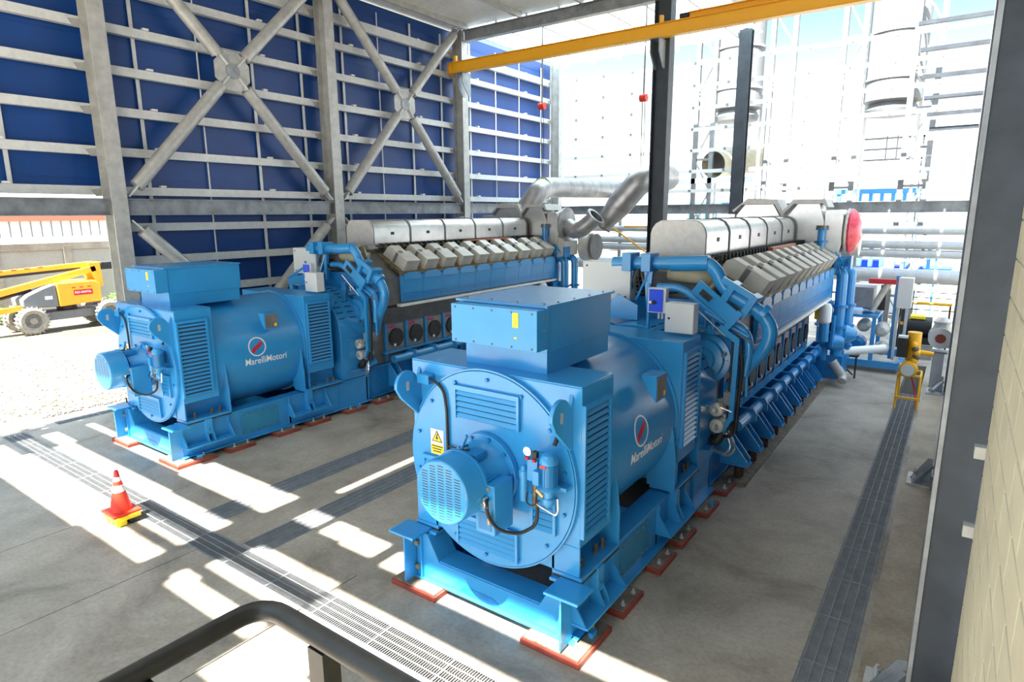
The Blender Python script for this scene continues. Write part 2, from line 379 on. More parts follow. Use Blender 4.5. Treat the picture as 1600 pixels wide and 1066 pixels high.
# ================================================================== LEFT WALL
colY = [0.55, 7.22, 13.99, 20.68, 28.15]
colname = ['foremost', 'second', 'third', 'fourth', 'rear corner']
for i, y in enumerate(colY):
    t = thing('steel_column', (-17.25, y, 0), f'galvanised steel H column of the left wall, {colname[i]} one', 'column', 'left wall columns')
    mb = MB(); hcol(mb, 0, 0, 0.18, 12.28); mb.build('shaft', GALV, t)
    MB().box(-0.36, 0.36, -0.3, 0.3, 0.15, 0.18).build('base_plate', GALVD, t)
    MB().box(-0.5, 0.5, -0.42, 0.42, 0.0, 0.15).build('plinth', CONC, t)
    for (a, b) in ((0.3, -0.24), (0.3, 0.24), (-0.3, -0.24), (-0.3, 0.24)): MB().cyl((a, b, 0.18), (a, b, 0.30), 0.02, n=8).build('anchor_bolt', GRIME, t)
mb = MB()
for a, b, zb in ((-5.5, 7.2, 5.62), (7.2, 28.4, 0.35)):
    mb.box(-17.86, -17.80, a, b, zb, 12.25)
# shallow ribs of the cladding
for k in range(0, 14):
    z = 0.9+k*0.84
    mb.box(-17.80, -17.79, 7.2 if z < 5.7 else -5.5, 28.4, z, z+0.012)
struct(mb.build('wall_left', WALLB))
gz = [5.64, 6.60, 7.58, 8.56, 9.53, 10.49, 11.33]
bays = [(0.75, 7.03, 'first bay'), (7.42, 13.8, 'second bay'), (14.18, 20.48, 'third bay'), (20.88, 27.95, 'rear bay')]
gzlow = [4.72, 3.86, 2.98, 2.1, 1.2]
for bi, (a, b, bn) in enumerate(bays):
    zs = gz + (gzlow if bi else [])
    zs = sorted(zs, reverse=True)
    for k, z in enumerate(zs):
        h = 0.30 if abs(z-11.33) < 0.01 else 0.21
        t = thing('wall_girt', (-17.62, (a+b)/2, z), f'horizontal galvanised girt, {ORD[k]} from the top, {bn} of the left wall', 'girt', 'left wall girts')
        L = (b-a)/2+0.1
        mb = MB(); mb.box(0.07, 0.085, -L, L, -h/2, h/2); mb.box(-0.10, 0.07, -L, L, h/2-0.008, h/2); mb.box(-0.10, 0.07, -L, L, -h/2, -h/2+0.008); mb.build('channel', GALVL, t)
        for sgn in (-1, 1):
            MB().prism([(sgn*(L+0.0), -0.14), (sgn*(L-0.22), -0.14), (sgn*(L-0.32), 0.02), (sgn*(L-0.02), 0.06)], 'x', 0.088, 0.10).build('cleat', GALV, t)
    # vertical sag members between the girts
    fr = (0.14, 0.40, 0.66, 0.93) if bi else (0.1, 0.45, 0.72)
    for k, f in enumerate(fr):
        y = a+(b-a)*f; thin = (k == 1 and bi) or (k == 2 and bi == 3)
        wdt = 0.035 if thin else 0.09
        z0 = 0.5 if bi else 5.7
        o = MB().box(-17.74, -17.72, y-wdt/2, y+wdt/2, z0, 12.0).build('sag_strut', WHITEG if thin else GALVL)
        tag(o, f'vertical galvanised strut, {ORD[k]} from the front, {bn} of the left wall', 'strut', 'left wall struts')
# clips on girts
clip = MB().box(-0.02, 0.10, -0.07, 0.07, 0.0, 0.05).mesh('girt_clip', WHITEG)
for bi, (a, b, bn) in enumerate(bays):
    for k, z in enumerate(gz[:7]):
        for q, f in enumerate((0.17, 0.69)):
            o = put(clip, 'girt_clip', loc=(-17.6, a+(b-a)*f+0.06, z+0.11)); tag(o, f'small clip, {"front" if q == 0 else "rear"} half of the {bn}, {ORD[k]} girt above the long rail', 'clip', 'clips on the wall girts')
# long rail beam
for bi, (a, b, bn) in enumerate([(-5.4, 7.04, 'open first bay')]+[(x, y, z) for x, y, z in bays[1:]]):
    o = MB().ibeam((-17.18, a, 5.235), (-17.18, b, 5.235), 0.24, 0.41, 0.02, 0.015).build('rail_beam', GALVD)
    tag(o, f'heavy horizontal steel beam at mid height, {bn} of the left wall', 'beam', 'mid height rail beams')
# cross braces
def brace(y0, z0, y1, z1, where, x=-17.12, grp='tubular wall braces'):
    t = thing('tube_brace', (x, y0, z0), where, 'brace', grp)
    d = Vector((0, y1-y0, z1-z0)); L = d.length; u = d/L
    MB().cyl(u*0.28, u*(L-0.28), 0.17, n=24).build('tube', GALV, t)
    for p in (u*0.12, u*(L-0.12)):
        MB().bar(p-u*0.2, p+u*0.2, 0.03, 0.2, (1, 0, 0)).build('end_plate', GALVL, t)
for (a, b, bn) in (bays[1], bays[2]):
    yc = (a+b)/2; zc = 8.95
    t = thing('brace_node', (-17.12, yc, zc), f'octagonal gusset plate joining four tubes, {bn} of the left wall', 'gusset plate', 'octagonal gusset plates')
    oc = [(0.56*math.cos(pi/8+k*pi/4), 0.56*math.sin(pi/8+k*pi/4)) for k in range(8)]
    MB().prism(oc, 'x', -0.015, 0.015).build('plate', GALV, t)
    MB().cyl((0.0, 0, 0), (0.05, 0, 0), 0.2, n=24).build('hub', GALVD, t)
    for sy in (-1, 1):
        for sz in (-1, 1):
            yy = a+0.1 if sy < 0 else b-0.1; zz = 5.55 if sz < 0 else 12.1
            d = Vector((0, yy-yc, zz-zc)).normalized()
            MB().bar(d*0.2, d*0.56, 0.15, 0.02, (1, 0, 0)).build('fin', GALVL, t)
            p = d*0.30
            brace(yc+p.y, zc+p.z, yy, zz, f'grey tube brace to the {"upper" if sz > 0 else "lower"} {"front" if sy < 0 else "rear"} corner, {bn} of the left wall')
for (a, b, bn) in (bays[1], bays[2]):
    brace(a+0.1, 4.85, (a+b)/2-0.1, 1.95, f'tube brace below the long beam sloping down from the front column, {bn}')
    brace(b-0.1, 4.85, (a+b)/2+0.1, 1.95, f'tube brace below the long beam sloping down from the rear column, {bn}')

# ================================================================== REAR WALL FRAME, INNER COLUMNS
def hcol2(x, y, d, wdt, m, label, z1=12.25, grp=None, flx=True):
    t = thing('steel_column', (x, y, 0), label, 'column', grp)
    mb = MB()
    if flx: hcol(mb, 0, 0, 0.05, z1, d, wdt, 0.028, 0.018)
    else:
        mb.box(-d/2, d/2, -wdt/2, -wdt/2+0.028, 0.05, z1); mb.box(-d/2, d/2, wdt/2-0.028, wdt/2, 0.05, z1); mb.box(-0.01, 0.01, -wdt/2+0.028, wdt/2-0.028, 0.05, z1)
    mb.build('shaft', m, t); MB().box(-d/2-0.1, d/2+0.1, -wdt/2-0.1, wdt/2+0.1, 0, 0.05).build('base_plate', GALVD, t); return t
hcol2(-8.62, 20.75, 0.56, 0.42, STEELD, 'tall dark steel column between the two engines carrying the yellow beam')
hcol2(-8.12, 28.15, 0.5, 0.34, STEELD, 'dark steel column of the rear wall behind the near engine', z1=14.5, flx=False)
hcol2(0.32, 28.15, 0.5, 0.34, GALVD, 'steel corner column at the right end of the rear wall', flx=False)
o = MB().ibeam((-16.9, 28.15, 5.15), (0.1, 28.15, 5.15), 0.3, 0.42, 0.02, 0.015).build('rail_beam', GALVD); tag(o, 'long grey horizontal beam across the rear wall', 'beam')
for k, z in enumerate([11.35, 10.42, 9.5, 8.6, 7.7, 6.8, 5.95]):
    for (a, b, nm) in ((-16.9, -8.4, 'left'), (-7.85, -4.75 if k > 3 else 0.05, 'right')):
        t = thing('wall_girt', (a, 28.3, z), f'slender white girt of the open rear wall, {ORD[k]} from the top, {nm} half', 'girt', 'rear wall girts')
        MB().box(0, b-a, 0, 0.012, -0.075, 0.075).box(0, b-a, 0.0, 0.08, -0.08, -0.072).build('channel', WHITEG, t)
        x = a+0.7
        while x < b-0.2:
            MB().box(x-a-0.05, x-a+0.05, -0.03, 0.0, -0.03, 0.07).build('clip', GALVD, t); x += 1.48
for k, z in enumerate([11.9, 10.95, 9.98, 9.2, 8.6, 8.05]):
    o = MB().bar((-2.2+0.15*k, 29.6, z), (0.5, 29.6, z), 0.16, 0.14).build('wall_girt', STEELD)
    tag(o, f'short dark girt beyond the right corner of the rear wall, {ORD[k]} from the top', 'girt', 'dark outer girts')
o = MB().box(-4.72, -4.66, 28.28, 28.34, 5.35, 9.0).build('door_post', WHITEG); tag(o, 'slender white upright post in the rear wall', 'post')
# big pipes crossing behind the hall
for k, (z, r) in enumerate(((4.28, 0.14), (3.76, 0.15), (3.44, 0.155), (2.62, 0.27))):
    t = thing('service_pipe', (-15.5, 27.5, z), f'long grey pipe crossing behind both engines, {ORD[k]} from the top', 'pipe', 'rear service pipes')
    MB().cyl((0, 0, 0), (15.7, 0, 0), r, n=20).build('pipe_run', PIPELG, t)
    for x in (9.2, 11.8, 14.4): MB().box(x-0.06, x+0.06, -0.08, 0.08, -r-0.02, -r+0.01).build('support_shoe', GALVD, t)
for k, x in enumerate((-13.5, -9.7, -6.2, -3.35)):
    t = thing('pipe_rack_post', (x, 27.98, 0), f'grey post of the rear pipe rack, {ORD[k]} from the left', 'post', 'pipe rack posts')
    MB().box(-0.07, 0.07, -0.07, 0.07, 0, 4.9).build('upright', GALV, t)
    for z in (2.33, 3.26, 4.12): MB().box(-0.3, 0.3, -0.55, 0.0, z-0.03, z).build('bracket', GALV, t)

# ================================================================== YELLOW CRANE BEAM
t = thing('crane_beam', (-17.3, 20.15, 10.66), 'yellow crane runway beam spanning the hall under the roof', 'crane beam')
MB().ibeam((0, 0, 0), (18.2, 0, 0), 0.26, 0.42, 0.022, 0.016).build('girder', YEL, t, 0.004)
MB().box(-0.05, -0.02, -0.14, 0.14, -0.22, 0.22).build('end_plate', YEL, t)
for x in (0.35, 8.85): MB().box(x-0.05, x+0.05, -0.14, -0.02, 0.21, 0.42).build('stop_lug', YEL, t)
t = thing('crane_beam', (-7.75, 20.6, 11.0), 'short upper yellow beam beside the dark inner column', 'crane beam')
MB().ibeam((0, 0, 0), (9.6, 0, 0), 0.26, 0.34, 0.022, 0.016).build('girder', YEL, t, 0.004)
MB().cyl((-0.3, 0, 0.1), (0, 0, 0.1), 0.09, n=14).build('buffer', BLACK, t)
for x, z, nm in ((-16.72, 10.43, 'fourth left wall column'), (-8.62, 10.43, 'dark inner column')):
    t = thing('beam_bracket', (x, 20.3, z), f'welded steel bracket holding the yellow beam on the {nm}', 'bracket', 'crane beam brackets')
    MB().prism([(-0.32, 0), (0.2, 0), (0.2, -0.85), (0.05, -0.85), (-0.32, -0.4)], 'x', -0.16, -0.13).build('side_plate', GALVD, t)
    MB().prism([(-0.32, 0), (0.2, 0), (0.2, -0.85), (0.05, -0.85), (-0.32, -0.4)], 'x', 0.13, 0.16).build('side_plate', GALVD, t)
    MB().box(-0.18, 0.18, -0.34, 0.2, -0.02, 0.0).build('seat_plate', GALVD, t)
def hoist(x, y, zt, zh, zb, label):
    t = thing('hoist_chain', (x, y, zb), label, 'chain hoist')
    MB().cyl((0, 0, zh-zb+0.1), (0.02, 0, zt-zb), 0.028, n=8).build('sling', GREYP, t)
    MB().cyl((-0.12, 0, zh-zb), (0.12, 0, zh-zb), 0.13, n=16).build('hoist_body', CONEO, t)
    MB().tube([(-0.04, 0, zh-zb), (-0.03, 0, (zh-zb)/2), (0, 0, 0.1)], 0.013, 6).build('load_chain', GRIME, t)
    MB().tube([(0.06, 0, zh-zb), (0.08, 0, (zh-zb)/2), (0.05, 0, 0.6)], 0.010, 6).build('hand_chain', GRIME, t)
    MB().tube([(0, 0, 0.12), (0.06, 0, 0.04), (0.0, 0, -0.04), (-0.05, 0, 0.02)], 0.02, 6, bend=0.04).build('hook', GRIME, t)
hoist(-13.9, 21.6, 12.2, 9.1, 6.15, 'chain hoist with red body hanging over the far exhaust pipe')
hoist(-9.75, 21.8, 12.2, 9.0, 5.75, 'chain hoist with red body holding the open exhaust pipe')

# ================================================================== RIGHT WALL, NEAR COLUMN, RAILING
mb = MB()
for r in range(18):
    z = -0.0+r*0.29; off = 0.0 if r % 2 else 0.3
    y = -3.0-off
    while y < 6.05:
        a = max(y, -3.0); b = min(y+0.6, 6.05)
        if b-a > 0.02: mb.box(0.35, 0.55, a+0.003, b-0.003, z+0.003, z+0.287)
        y += 0.6
mb.box(0.36, 0.54, -3.0, 6.04, 0, 5.2)
struct(mb.build('wall_right', BLOCK, bevel=0.012))
o = MB().box(0.36, 0.6, -3, 6.0, 5.24, 12.2).build('wall_right_upper', STEELD); struct(o)
t = hcol2(0.31, 6.72, 0.52, 0.40, STEELD, 'dark primed steel column beside the block wall, nearest the camera', grp=None, flx=True)
MB().box(-0.262, 0.262, -0.21, -0.2, 0.05, 12.25).build('face_plate', STEELD, t)
MB().box(-0.275, -0.238, -0.225, 0.22, 0.05, 12.25).build('flange_edge', GALVD, t)
for k, (y, nm) in enumerate(((13.9, 'third'), (20.7, 'fourth'))):
    hcol2(0.31, y, 0.5, 0.36, STEELD, f'dark column of the right wall behind the near column, {nm} from the front', grp=None)
for k, (y, nm) in enumerate(((6.9, 'nearest the camera'), (13.4, 'halfway along the drain'), (20.6, 'farthest'))):
    t = thing('column_foot', (-0.10, y, 0), f'galvanised gusset foot with anchor bolts at the right wall, {nm}', 'column foot', 'gusset feet along the right wall')
    MB().box(-0.24, 0.13, -0.32, 0.32, 0, 0.04).build('base_plate', GALV, t)
    MB().prism([(-0.2, 0.04), (0.13, 0.04), (0.13, 0.48), (0.05, 0.48)], 'y', -0.02, 0.0).build('gusset', GALVD, t)
    MB().bar((-0.12, -0.2, 0.06), (0.12, -0.02, 0.35), 0.1, 0.05).build('brace_end', GALVD, t)
    for yy in (-0.2, 0.2):
        MB().cyl((-0.13, yy, 0.04), (-0.13, yy, 0.14), 0.035, n=8).cyl((-0.13, yy, 0.14), (-0.13, yy, 0.18), 0.02, n=8).build('anchor_nut', GALV, t)
t = thing('wall_channel', (0.40, 6.25, 0), 'light steel channel with stub cleats at the end of the block wall', 'channel')
MB().box(-0.03, 0.03, -0.06, 0.06, 0, 3.3).build('channel', GALVD, t)
for z in (2.35, 3.05, 5.9, 6.5): MB().box(-0.12, 0.05, -0.12, -0.02, z-0.05, z+0.05).build('stub_cleat', GALV, t)
for k, (z, y1) in enumerate(((5.55, 4.6), (5.95, 3.6), (6.6, 2.7))):
    o = MB().prism([(0.3-0.06, z), (0.35, z), (0.35, z+0.22), (0.335, z+0.22), (0.335, z+0.02), (0.24, z+0.02)], 'y', -1.0, y1).build('ledge_girt', GALVL)
    tag(o, f'pale steel ledge girt above the block wall, {ORD[k]} upward', 'girt', 'ledge girts above the block wall')
mb = MB(); mb.box(0.78, 0.84, 6.3, 16.2, 0, 12.25); mb.box(0.78, 0.84, 16.2, 28.4, 0, 1.3)  # unseen wall added to darken the sets, cut low farther back for light
for k in range(14): mb.box(0.77, 0.78, 6.3, 16.2, 0.9+k*0.84, 0.912+k*0.84)
struct(mb.build('wall_right_shade', WALLB))
# handrail at the camera's platform
t = thing('handrail', (-1.11, 0.65, 3.1), 'dark round tube handrail with a bent corner at the bottom of the view', 'handrail')
MB().tube([(-0.02, -1.4, 1.1), (-0.0, 0.0, 1.1), (1.9, 0.0, 1.1)], 0.0205, 16, bend=0.07).build('top_rail', RAILM, t)
MB().tube([(0, -1.4, 0.62), (0, -0.02, 0.62)], 0.02, 12).build('mid_rail', RAILM, t)
for p, q in ((-0.26, 'a'),):
    MB().box(-0.025, 0.025, p-0.025, p+0.025, 0, 1.085).build('post', RAILM, t)
MB().box(0.17, 0.215, -0.02, 0.02, 0, 1.085).build('post', RAILM, t)
MB().box(1.4, 1.46, -0.02, 0.02, 0, 1.085).build('post', RAILM, t)
o = MB().box(-1.05, 0.3, -1.5, 0.62, 3.02, 3.08).build('platform_deck', GRATE); tag(o, 'steel platform deck behind the handrail corner', 'platform')

# ================================================================== GENERATOR SET
def wrap(me, R, uc, zc, side=1):
    for v in me.vertices:     # x: along v, y: arc height, z: offset
        a = v.co.y/R; r = R+v.co.z; v.co = Vector((uc+side*r*math.cos(a), v.co.x, zc+r*math.sin(a)))
def text_mesh(s, size, ext, m):
    cu = bpy.data.curves.new('t', 'FONT'); cu.body = s; cu.size = size; cu.extrude = ext; cu.offset = 0.0008; cu.align_x = 'CENTER'; cu.align_y = 'CENTER'; cu.resolution_u = 3
    ob = bpy.data.objects.new('t', cu); COL.objects.link(ob); dg = bpy.context.evaluated_depsgraph_get()
    me = bpy.data.meshes.new_from_object(ob.evaluated_get(dg)); bpy.data.objects.remove(ob); me.materials.clear(); me.materials.append(m); return me
bolt_me = MB().cyl((0, 0, 0), (0, -0.028, 0), 0.024, n=6).mesh('bolt', BLUE2)
bolt_s = MB().cyl((0, 0, 0), (0, -0.012, 0), 0.012, n=6).mesh('screw', GREYP)
steel_bolt = MB().cyl((0, 0, 0), (0, 0, 0.06), 0.035, n=6).cyl((0, 0, 0.06), (0, 0, 0.12), 0.02, n=8).mesh('anchor_bolt', OIL)
def louver(parent, axis, c, wd, ht, n, name='louver_panel', dep=0.034):
    """axis 'x': faces +x, 'y': faces -y; c = centre of back plane"""
    t = put(None, name, parent, loc=c) if False else None
    fr = MB(); sl = MB(); e_ = 0.035
    def bx(mb, a0, a1, z0, z1, d0, d1):
        if axis == 'x': mb.box(c[0]+d0, c[0]+d1, c[1]+a0, c[1]+a1, c[2]+z0, c[2]+z1)
        else: mb.box(c[0]+a0, c[0]+a1, c[1]-d1, c[1]-d0, c[2]+z0, c[2]+z1)
    bx(fr, -wd/2, wd/2, -ht/2, ht/2, 0, 0.012)
    bx(fr, -wd/2, -wd/2+e_, -ht/2, ht/2, 0.012, 0.05); bx(fr, wd/2-e_, wd/2, -ht/2, ht/2, 0.012, 0.05)
    bx(fr, -wd/2+e_, wd/2-e_, ht/2-e_*1.6, ht/2, 0.012, 0.05)
    o = fr.build(name, BLUE, parent)
    vb = MB(); bx(vb, -wd/2+e_, wd/2-e_, -ht/2+0.01, ht/2-e_*1.6, 0.012, 0.014); vb.build('gap_shade', SLATSHADE, o)  # dark sheet paints the shade between the slats
    p = (ht-0.06)/n
    for i in range(n):
        z = -ht/2+i*p+0.005
        a0, a1 = -wd/2+e_, wd/2-e_
        k_ = 0.86 if n <= 7 else 0.68
        prof = [(0.020, z+p*k_), (dep+0.012, z+p*0.18), (dep+0.006, z+p*0.10), (0.016, z+p*0.58)]
        if axis == 'x': loops = [[(c[0]+d, c[1]+a, c[2]+zz) for d, zz in prof] for a in (a0, a1)]
        else: loops = [[(c[0]+a, c[1]-d, c[2]+zz) for d, zz in prof] for a in (a0, a1)]
        s = MB(); s.loft(loops); sl.bm.verts  # keep builder alive
        s.build('slat', BLUE, o) if n <= 7 else [sl.loft(loops)]
    if n > 7: sl.build('slats', BLUE, o)
    return o
def build_set(xc, y0, near, extras):
    nm = 'near' if near else 'far'
    # ---------------- base frame
    B = thing('base_frame', (xc, y0, 0), f'bright blue welded steel skid under the {nm} generator', 'base frame', 'generator skids')
    mb = MB()
    for s in (-1, 1):   # longitudinal I girders
        xo = s*1.2
        mb.box(min(xo, xo-s*0.03), max(xo, xo-s*0.03), -0.02, 5.0, 0.13, 0.76)
        mb.box(min(xo-s*0.3, xo+s*0.02), max(xo-s*0.3, xo+s*0.02), 0.0, 5.0, 0.76, 0.80)
        mb.box(min(xo-s*0.3, xo+s*0.10), max(xo-s*0.3, xo+s*0.10), -0.02, 5.0, 0.10, 0.13)
    mb.box(-1.2, 1.2, 4.9, 4.95, 0.13, 0.76); mb.box(-1.2, 1.2, 2.5, 2.55, 0.13, 0.6)
    mb.build('girders', BLUE, B, 0.004)
    # front cross member with the dip
    MB().prism([(-1.2, 0.12), (1.2, 0.12), (1.2, 0.78), (1.0, 0.78), (0.80, 0.42), (-0.80, 0.42), (-1.0, 0.78), (-1.2, 0.78)], 'y', -0.06, -0.03).build('front_web', BLUE, B, 0.003)
    mb = MB(); mb.box(-0.82, 0.82, -0.04, 0.30, 0.41, 0.44); mb.box(-1.3, 1.3, -0.10, 0.25, 0.10, 0.125)
    for s in (-1, 1):
        mb.loft([[(s*0.80, yy, 0.43), (s*1.0, yy, 0.78), (s*1.03, yy, 0.78), (s*0.83, yy, 0.42)] for yy in (-0.05, 0.30)])
    mb.build('front_flange', BLUE, B)
    MB().prism([(-0.45, 0.16), (-0.30, 0.14), (0.1, 0.14), (0.22, 0.17), (0.1, 0.24), (-0.36, 0.24)], 'y', -0.065, -0.061).build('slot', BLUE2, B)
    for s in (-1, 1):
        MB().box(s*1.24-0.22, s*1.24+0.22, -0.32, 0.06, 0.79, 0.82).build('jacking_plate', BLUE, B, 0.003)
        MB().box(s*1.22-0.012, s*1.22+0.012, -0.28, -0.04, 0.12, 0.79).build('jacking_web', BLUE, B)
        MB().box(s*1.09-0.01, s*1.09+0.01, -0.10, -0.04, 0.12, 0.79).build('stiffener', BLUE, B)
        for z in (0.62, 0.27):
            MB().cyl((s*1.16, -0.07, z), (s*1.16, -0.115, z), 0.035, n=10).build('bolt', BRASS, B)
        # side pockets with sloped gussets
        for (va, vb) in ((-0.03, 0.98), (2.5, 3.55)):
            for k, v in enumerate((va, va+0.47, va+0.60, vb)):
                x0, x1 = s*1.2, s*1.42
                zb = 0.36
                pts = [(x0, 0.76), (x0+s*0.03, 0.76), (x1, zb), (x1, zb-0.03), (x0, zb-0.03)]
                if k in (0, 3): pts = [(x0, 0.78), (x0+s*0.05, 0.78), (x0+s*0.05, 0.62), (x1, zb), (x1, zb-0.04), (x0, zb-0.04)]
                MB().prism(pts, 'y', v-0.012, v+0.012).build('gusset', BLUE, B)
            MB().box(min(x0, x1+s*0.03), max(x0, x1+s*0.03), va-0.02, vb+0.02, 0.33, 0.36).build('shelf', BLUE, B)
            MB().box(min(x0, x0+s*0.12), max(x0, x0+s*0.12), va+0.46, va+0.61, 0.50, 0.83).build('lock_block', BLUE, B, 0.004)
            MB().cyl((s*1.33, va+0.535, 0.60), (s*1.35, va+0.535, 0.60), 0.022, n=8).build('lock_bolt', BLUE2, B)
        MB().box(min(s*1.2, s*1.215), max(s*1.2, s*1.215), 1.28, 2.18, 0.22, 0.70).build('cover_plate', TEAL, B)
        for v in [1.33+0.16*i for i in range(6)]:
            for z in (0.26, 0.66): put(MB().cyl((0, 0, 0), (s*0.02, 0, 0), 0.014, n=6).mesh('screw', GREYP), 'screw', B, loc=(s*1.215, v, z))
        MB().box(s*1.19-0.012, s*1.19+0.05, 4.0, 4.02, 0.13, 0.76).build('stiffener', BLUE, B)
    # ---------------- red-brown grout pads
    pads = [(1.02, -0.30, 0.42, 0.85, 'under the front right corner'), (1.28, 0.80, 0.17, 0.56, ''), (1.28, 1.98, 0.17, 0.50, ''), (1.28, 2.85, 0.17, 0.46, ''), (1.28, 4.0, 0.17, 0.46, ''), (1.28, 5.0, 0.17, 0.46, '')]
    k = 0
    for s in (-1, 1):
        for (u, v, hw, L, _) in pads:
            if v < 0: u0, u1, v0, v1 = 0.68, 1.48, -0.30, 0.52
            else: u0, u1, v0, v1 = 1.05, 1.50, v, v+0.62
            a, b = sorted((s*u0, s*u1))
            side = 'right' if s > 0 else 'left'
            t = thing('grout_pad', (xc+(a+b)/2, y0+(v0+v1)/2, 0), f'red-brown grout pad, {side} side of the {nm} generator skid, {ORD[k % 6]} from the front', 'grout pad', 'grout pads under the generator skids')
            hx, hy = (b-a)/2, (v1-v0)/2
            MB().box(-hx, hx, -hy, hy, 0, 0.075).build('grout', PADR, t, 0.006)
            MB().box(-hx+0.03, hx-0.03, -hy+0.03, hy-0.03, 0.075, 0.09).build('sole_plate', PADT, t)
            for yy in (-hy*0.5, hy*0.5):
                MB().cyl((s*hx*0.62, yy, 0.075), (s*hx*0.62, yy, 0.16), 0.016, n=8).cyl((s*hx*0.62, yy, 0.075), (s*hx*0.62, yy, 0.11), 0.032, n=6).build('stud', GALV, t)
            if v < 0 or k % 6 in (4,): MB().box(s*hx*0.75-0.03, s*hx*0.75+0.03, hy*0.1, hy*0.35, 0.075, 0.15).build('jack_block', BLUE, t)
            k += 1
    # ---------------- generator
    G = thing('generator', (xc, y0, 0.80), f'large sky blue generator, the {nm} one, with terminal box on top', 'generator', 'generators')
    H = 0.80
    def Z(z): return z-H
    # front housing
    mb = MB(); mb.box(-1.27, 1.27, 0.06, 0.82, Z(1.25), Z(3.14))
    mb.box(-1.27, 1.27, 0.06, 0.09, Z(0.88), Z(1.25)); mb.box(-1.27, 1.27, 0.06, 0.82, Z(3.14), Z(3.16))
    mb.build('front_housing', BLUE, G, 0.008)
    mb = MB(); mb.box(-1.27, 1.27, 3.08, 3.84, Z(1.25), Z(3.13)); mb.box(-1.27, 1.27, 3.08, 3.11, Z(0.88), Z(1.25)); mb.build('rear_housing', BLUE, G, 0.008)
    for s in (-1, 1):   # feet
        for v in (0.06, 3.08):
            a, b = sorted((s*0.9, s*1.3))
            MB().box(a, b, v, v+0.98, Z(0.83), Z(0.875)).build('foot', BLUE, G, 0.003)
            MB().box(a, b, v, v+0.98, Z(0.80), Z(0.828)).build('shim', GRIME, G)
            ve = v+0.97 if v < 1 else v-0.0
            MB().prism([(s*0.85, Z(0.875)), (s*1.3, Z(0.875)), (s*1.3, Z(1.30)), (s*1.24, Z(1.80)), (s*1.2, Z(1.95)), (s*0.85, Z(1.95))], 'y', (v+0.95 if v < 1 else v-0.16), (v+0.98 if v < 1 else v-0.13)).build('foot_gusset', BLUE, G, 0.003)
            if v > 1: MB().box(a, b, v-0.16, v, Z(0.83), Z(0.875)).build('foot', BLUE, G)
            a2, b2 = sorted((s*0.9, s*0.93))
            MB().box(a2, b2, v, v+0.98, Z(0.875), Z(1.3)).build('foot_web', BLUE, G)
            for q in (0.25, 0.62, 0.8):
                put(steel_bolt, 'holding_bolt', G, loc=(s*1.15, v+q, Z(0.875)))
    # round stator shell
    mb = MB(); mb.cyl((0, 0.8, Z(1.93)), (0, 3.1, Z(1.93)), 1.22, n=96, cap=True); mb.build('stator_shell', BLUE, G)
    MB().ring((0, 3.04, Z(1.93)), (0, 3.079, Z(1.93)), 1.262, 1.2, 96).build('shell_collar', BLUE, G)
    # emblem and lettering on both sides
    for s in (1,):
        ring = MB(); n = 48
        ring.ring((0, 0, 0), (0, 0, 0.003), 0.215, 0.190, n)
        me = ring.mesh('emblem_ring', WHITE, False)
        for v in me.vertices: v.co = Vector((v.co.x, v.co.y, v.co.z))
        wrap2(me, 1.222, Z(1.93), 1.83, 0.20, s); put(me, 'emblem_ring', G)
        zz = MB()
        for k in range(5):
            cx = -0.115+0.052*k; cy = -0.07+0.032*k
            zz.prism([(cx-0.036, cy-0.062-0.006), (cx+0.006, cy-0.055), (cx+0.036, cy+0.062), (cx-0.004, cy+0.055)], 'z', 0, 0.003)
            zz.prism([(cx-0.022, cy-0.006), (cx+0.05, cy-0.045), (cx+0.05, cy-0.01), (cx-0.01, cy+0.03)], 'z', 0, 0.003)
        me = zz.mesh('emblem_mark', RED, False); wrap2(me, 1.222, Z(1.93), 1.83, 0.20, s); put(me, 'emblem_mark', G)
        me = text_mesh('MarelliMotori', 0.215, 0.0015, WHITE)
        for v in me.vertices: v.co.x *= 0.88; v.co.x += v.co.y*0.0
        wrap2(me, 1.222, Z(1.93), 2.03, -0.12, s); put(me, 'lettering', G)
        # rating plate box
        o = MB().prism([(1.1, Z(2.86)), (1.33, Z(2.86)), (1.33, Z(2.50)), (1.2, Z(2.66))], 'y', 1.98, 2.34).build('rating_plate_box', BLUE, G, 0.003)
        MB().box(1.331, 1.336, 2.01, 2.31, Z(2.53), Z(2.83)).build('rating_plate', GREYP, o)
        MB().box(1.337, 1.339, 2.22, 2.28, Z(2.55), Z(2.62)).build('yellow_sticker', YELS, o)
    louver(G, 'x', (1.27, 0.38, Z(2.16)), 0.64, 1.58, 19)
    louver(G, 'x', (1.27, 3.46, Z(2.22)), 0.66, 1.50, 18)
    # terminal box
    T = MB().box(-0.62, 0.67, 0.30, 1.90, Z(3.42), Z(3.95)).build('terminal_box', BLUE, G, 0.004)
    MB().box(-0.64, 0.70, 0.29, 1.92, Z(3.95), Z(3.975)).build('lid', BLUE, T, 0.003)
    MB().box(-0.55, 0.66, 0.31, 1.86, Z(3.16), Z(3.42)).build('neck', BLUE, T)
    f_ = MB().box(-0.56, 0.69, 0.05, 0.30, Z(3.47), Z(3.94)).build('front_cover', BLUE, T, 0.004)
    MB().box(-0.645, 0.705, 0.24, 0.30, Z(3.945), Z(3.972)).build('lid_lip', BLUE2 if False else BLUE, T)
    for i in range(5):
        for z in (3.90, 3.50): put(bolt_s, 'screw', f_, loc=(-0.50+i*0.28, 0.05, Z(z)))
    for i in range(4): put(MB().cyl((0, 0, 0), (0, 0, 0.01), 0.013, n=6).mesh('screw', GREYP), 'screw', T, loc=(-0.55+i*0.38, 0.36, Z(3.975)))
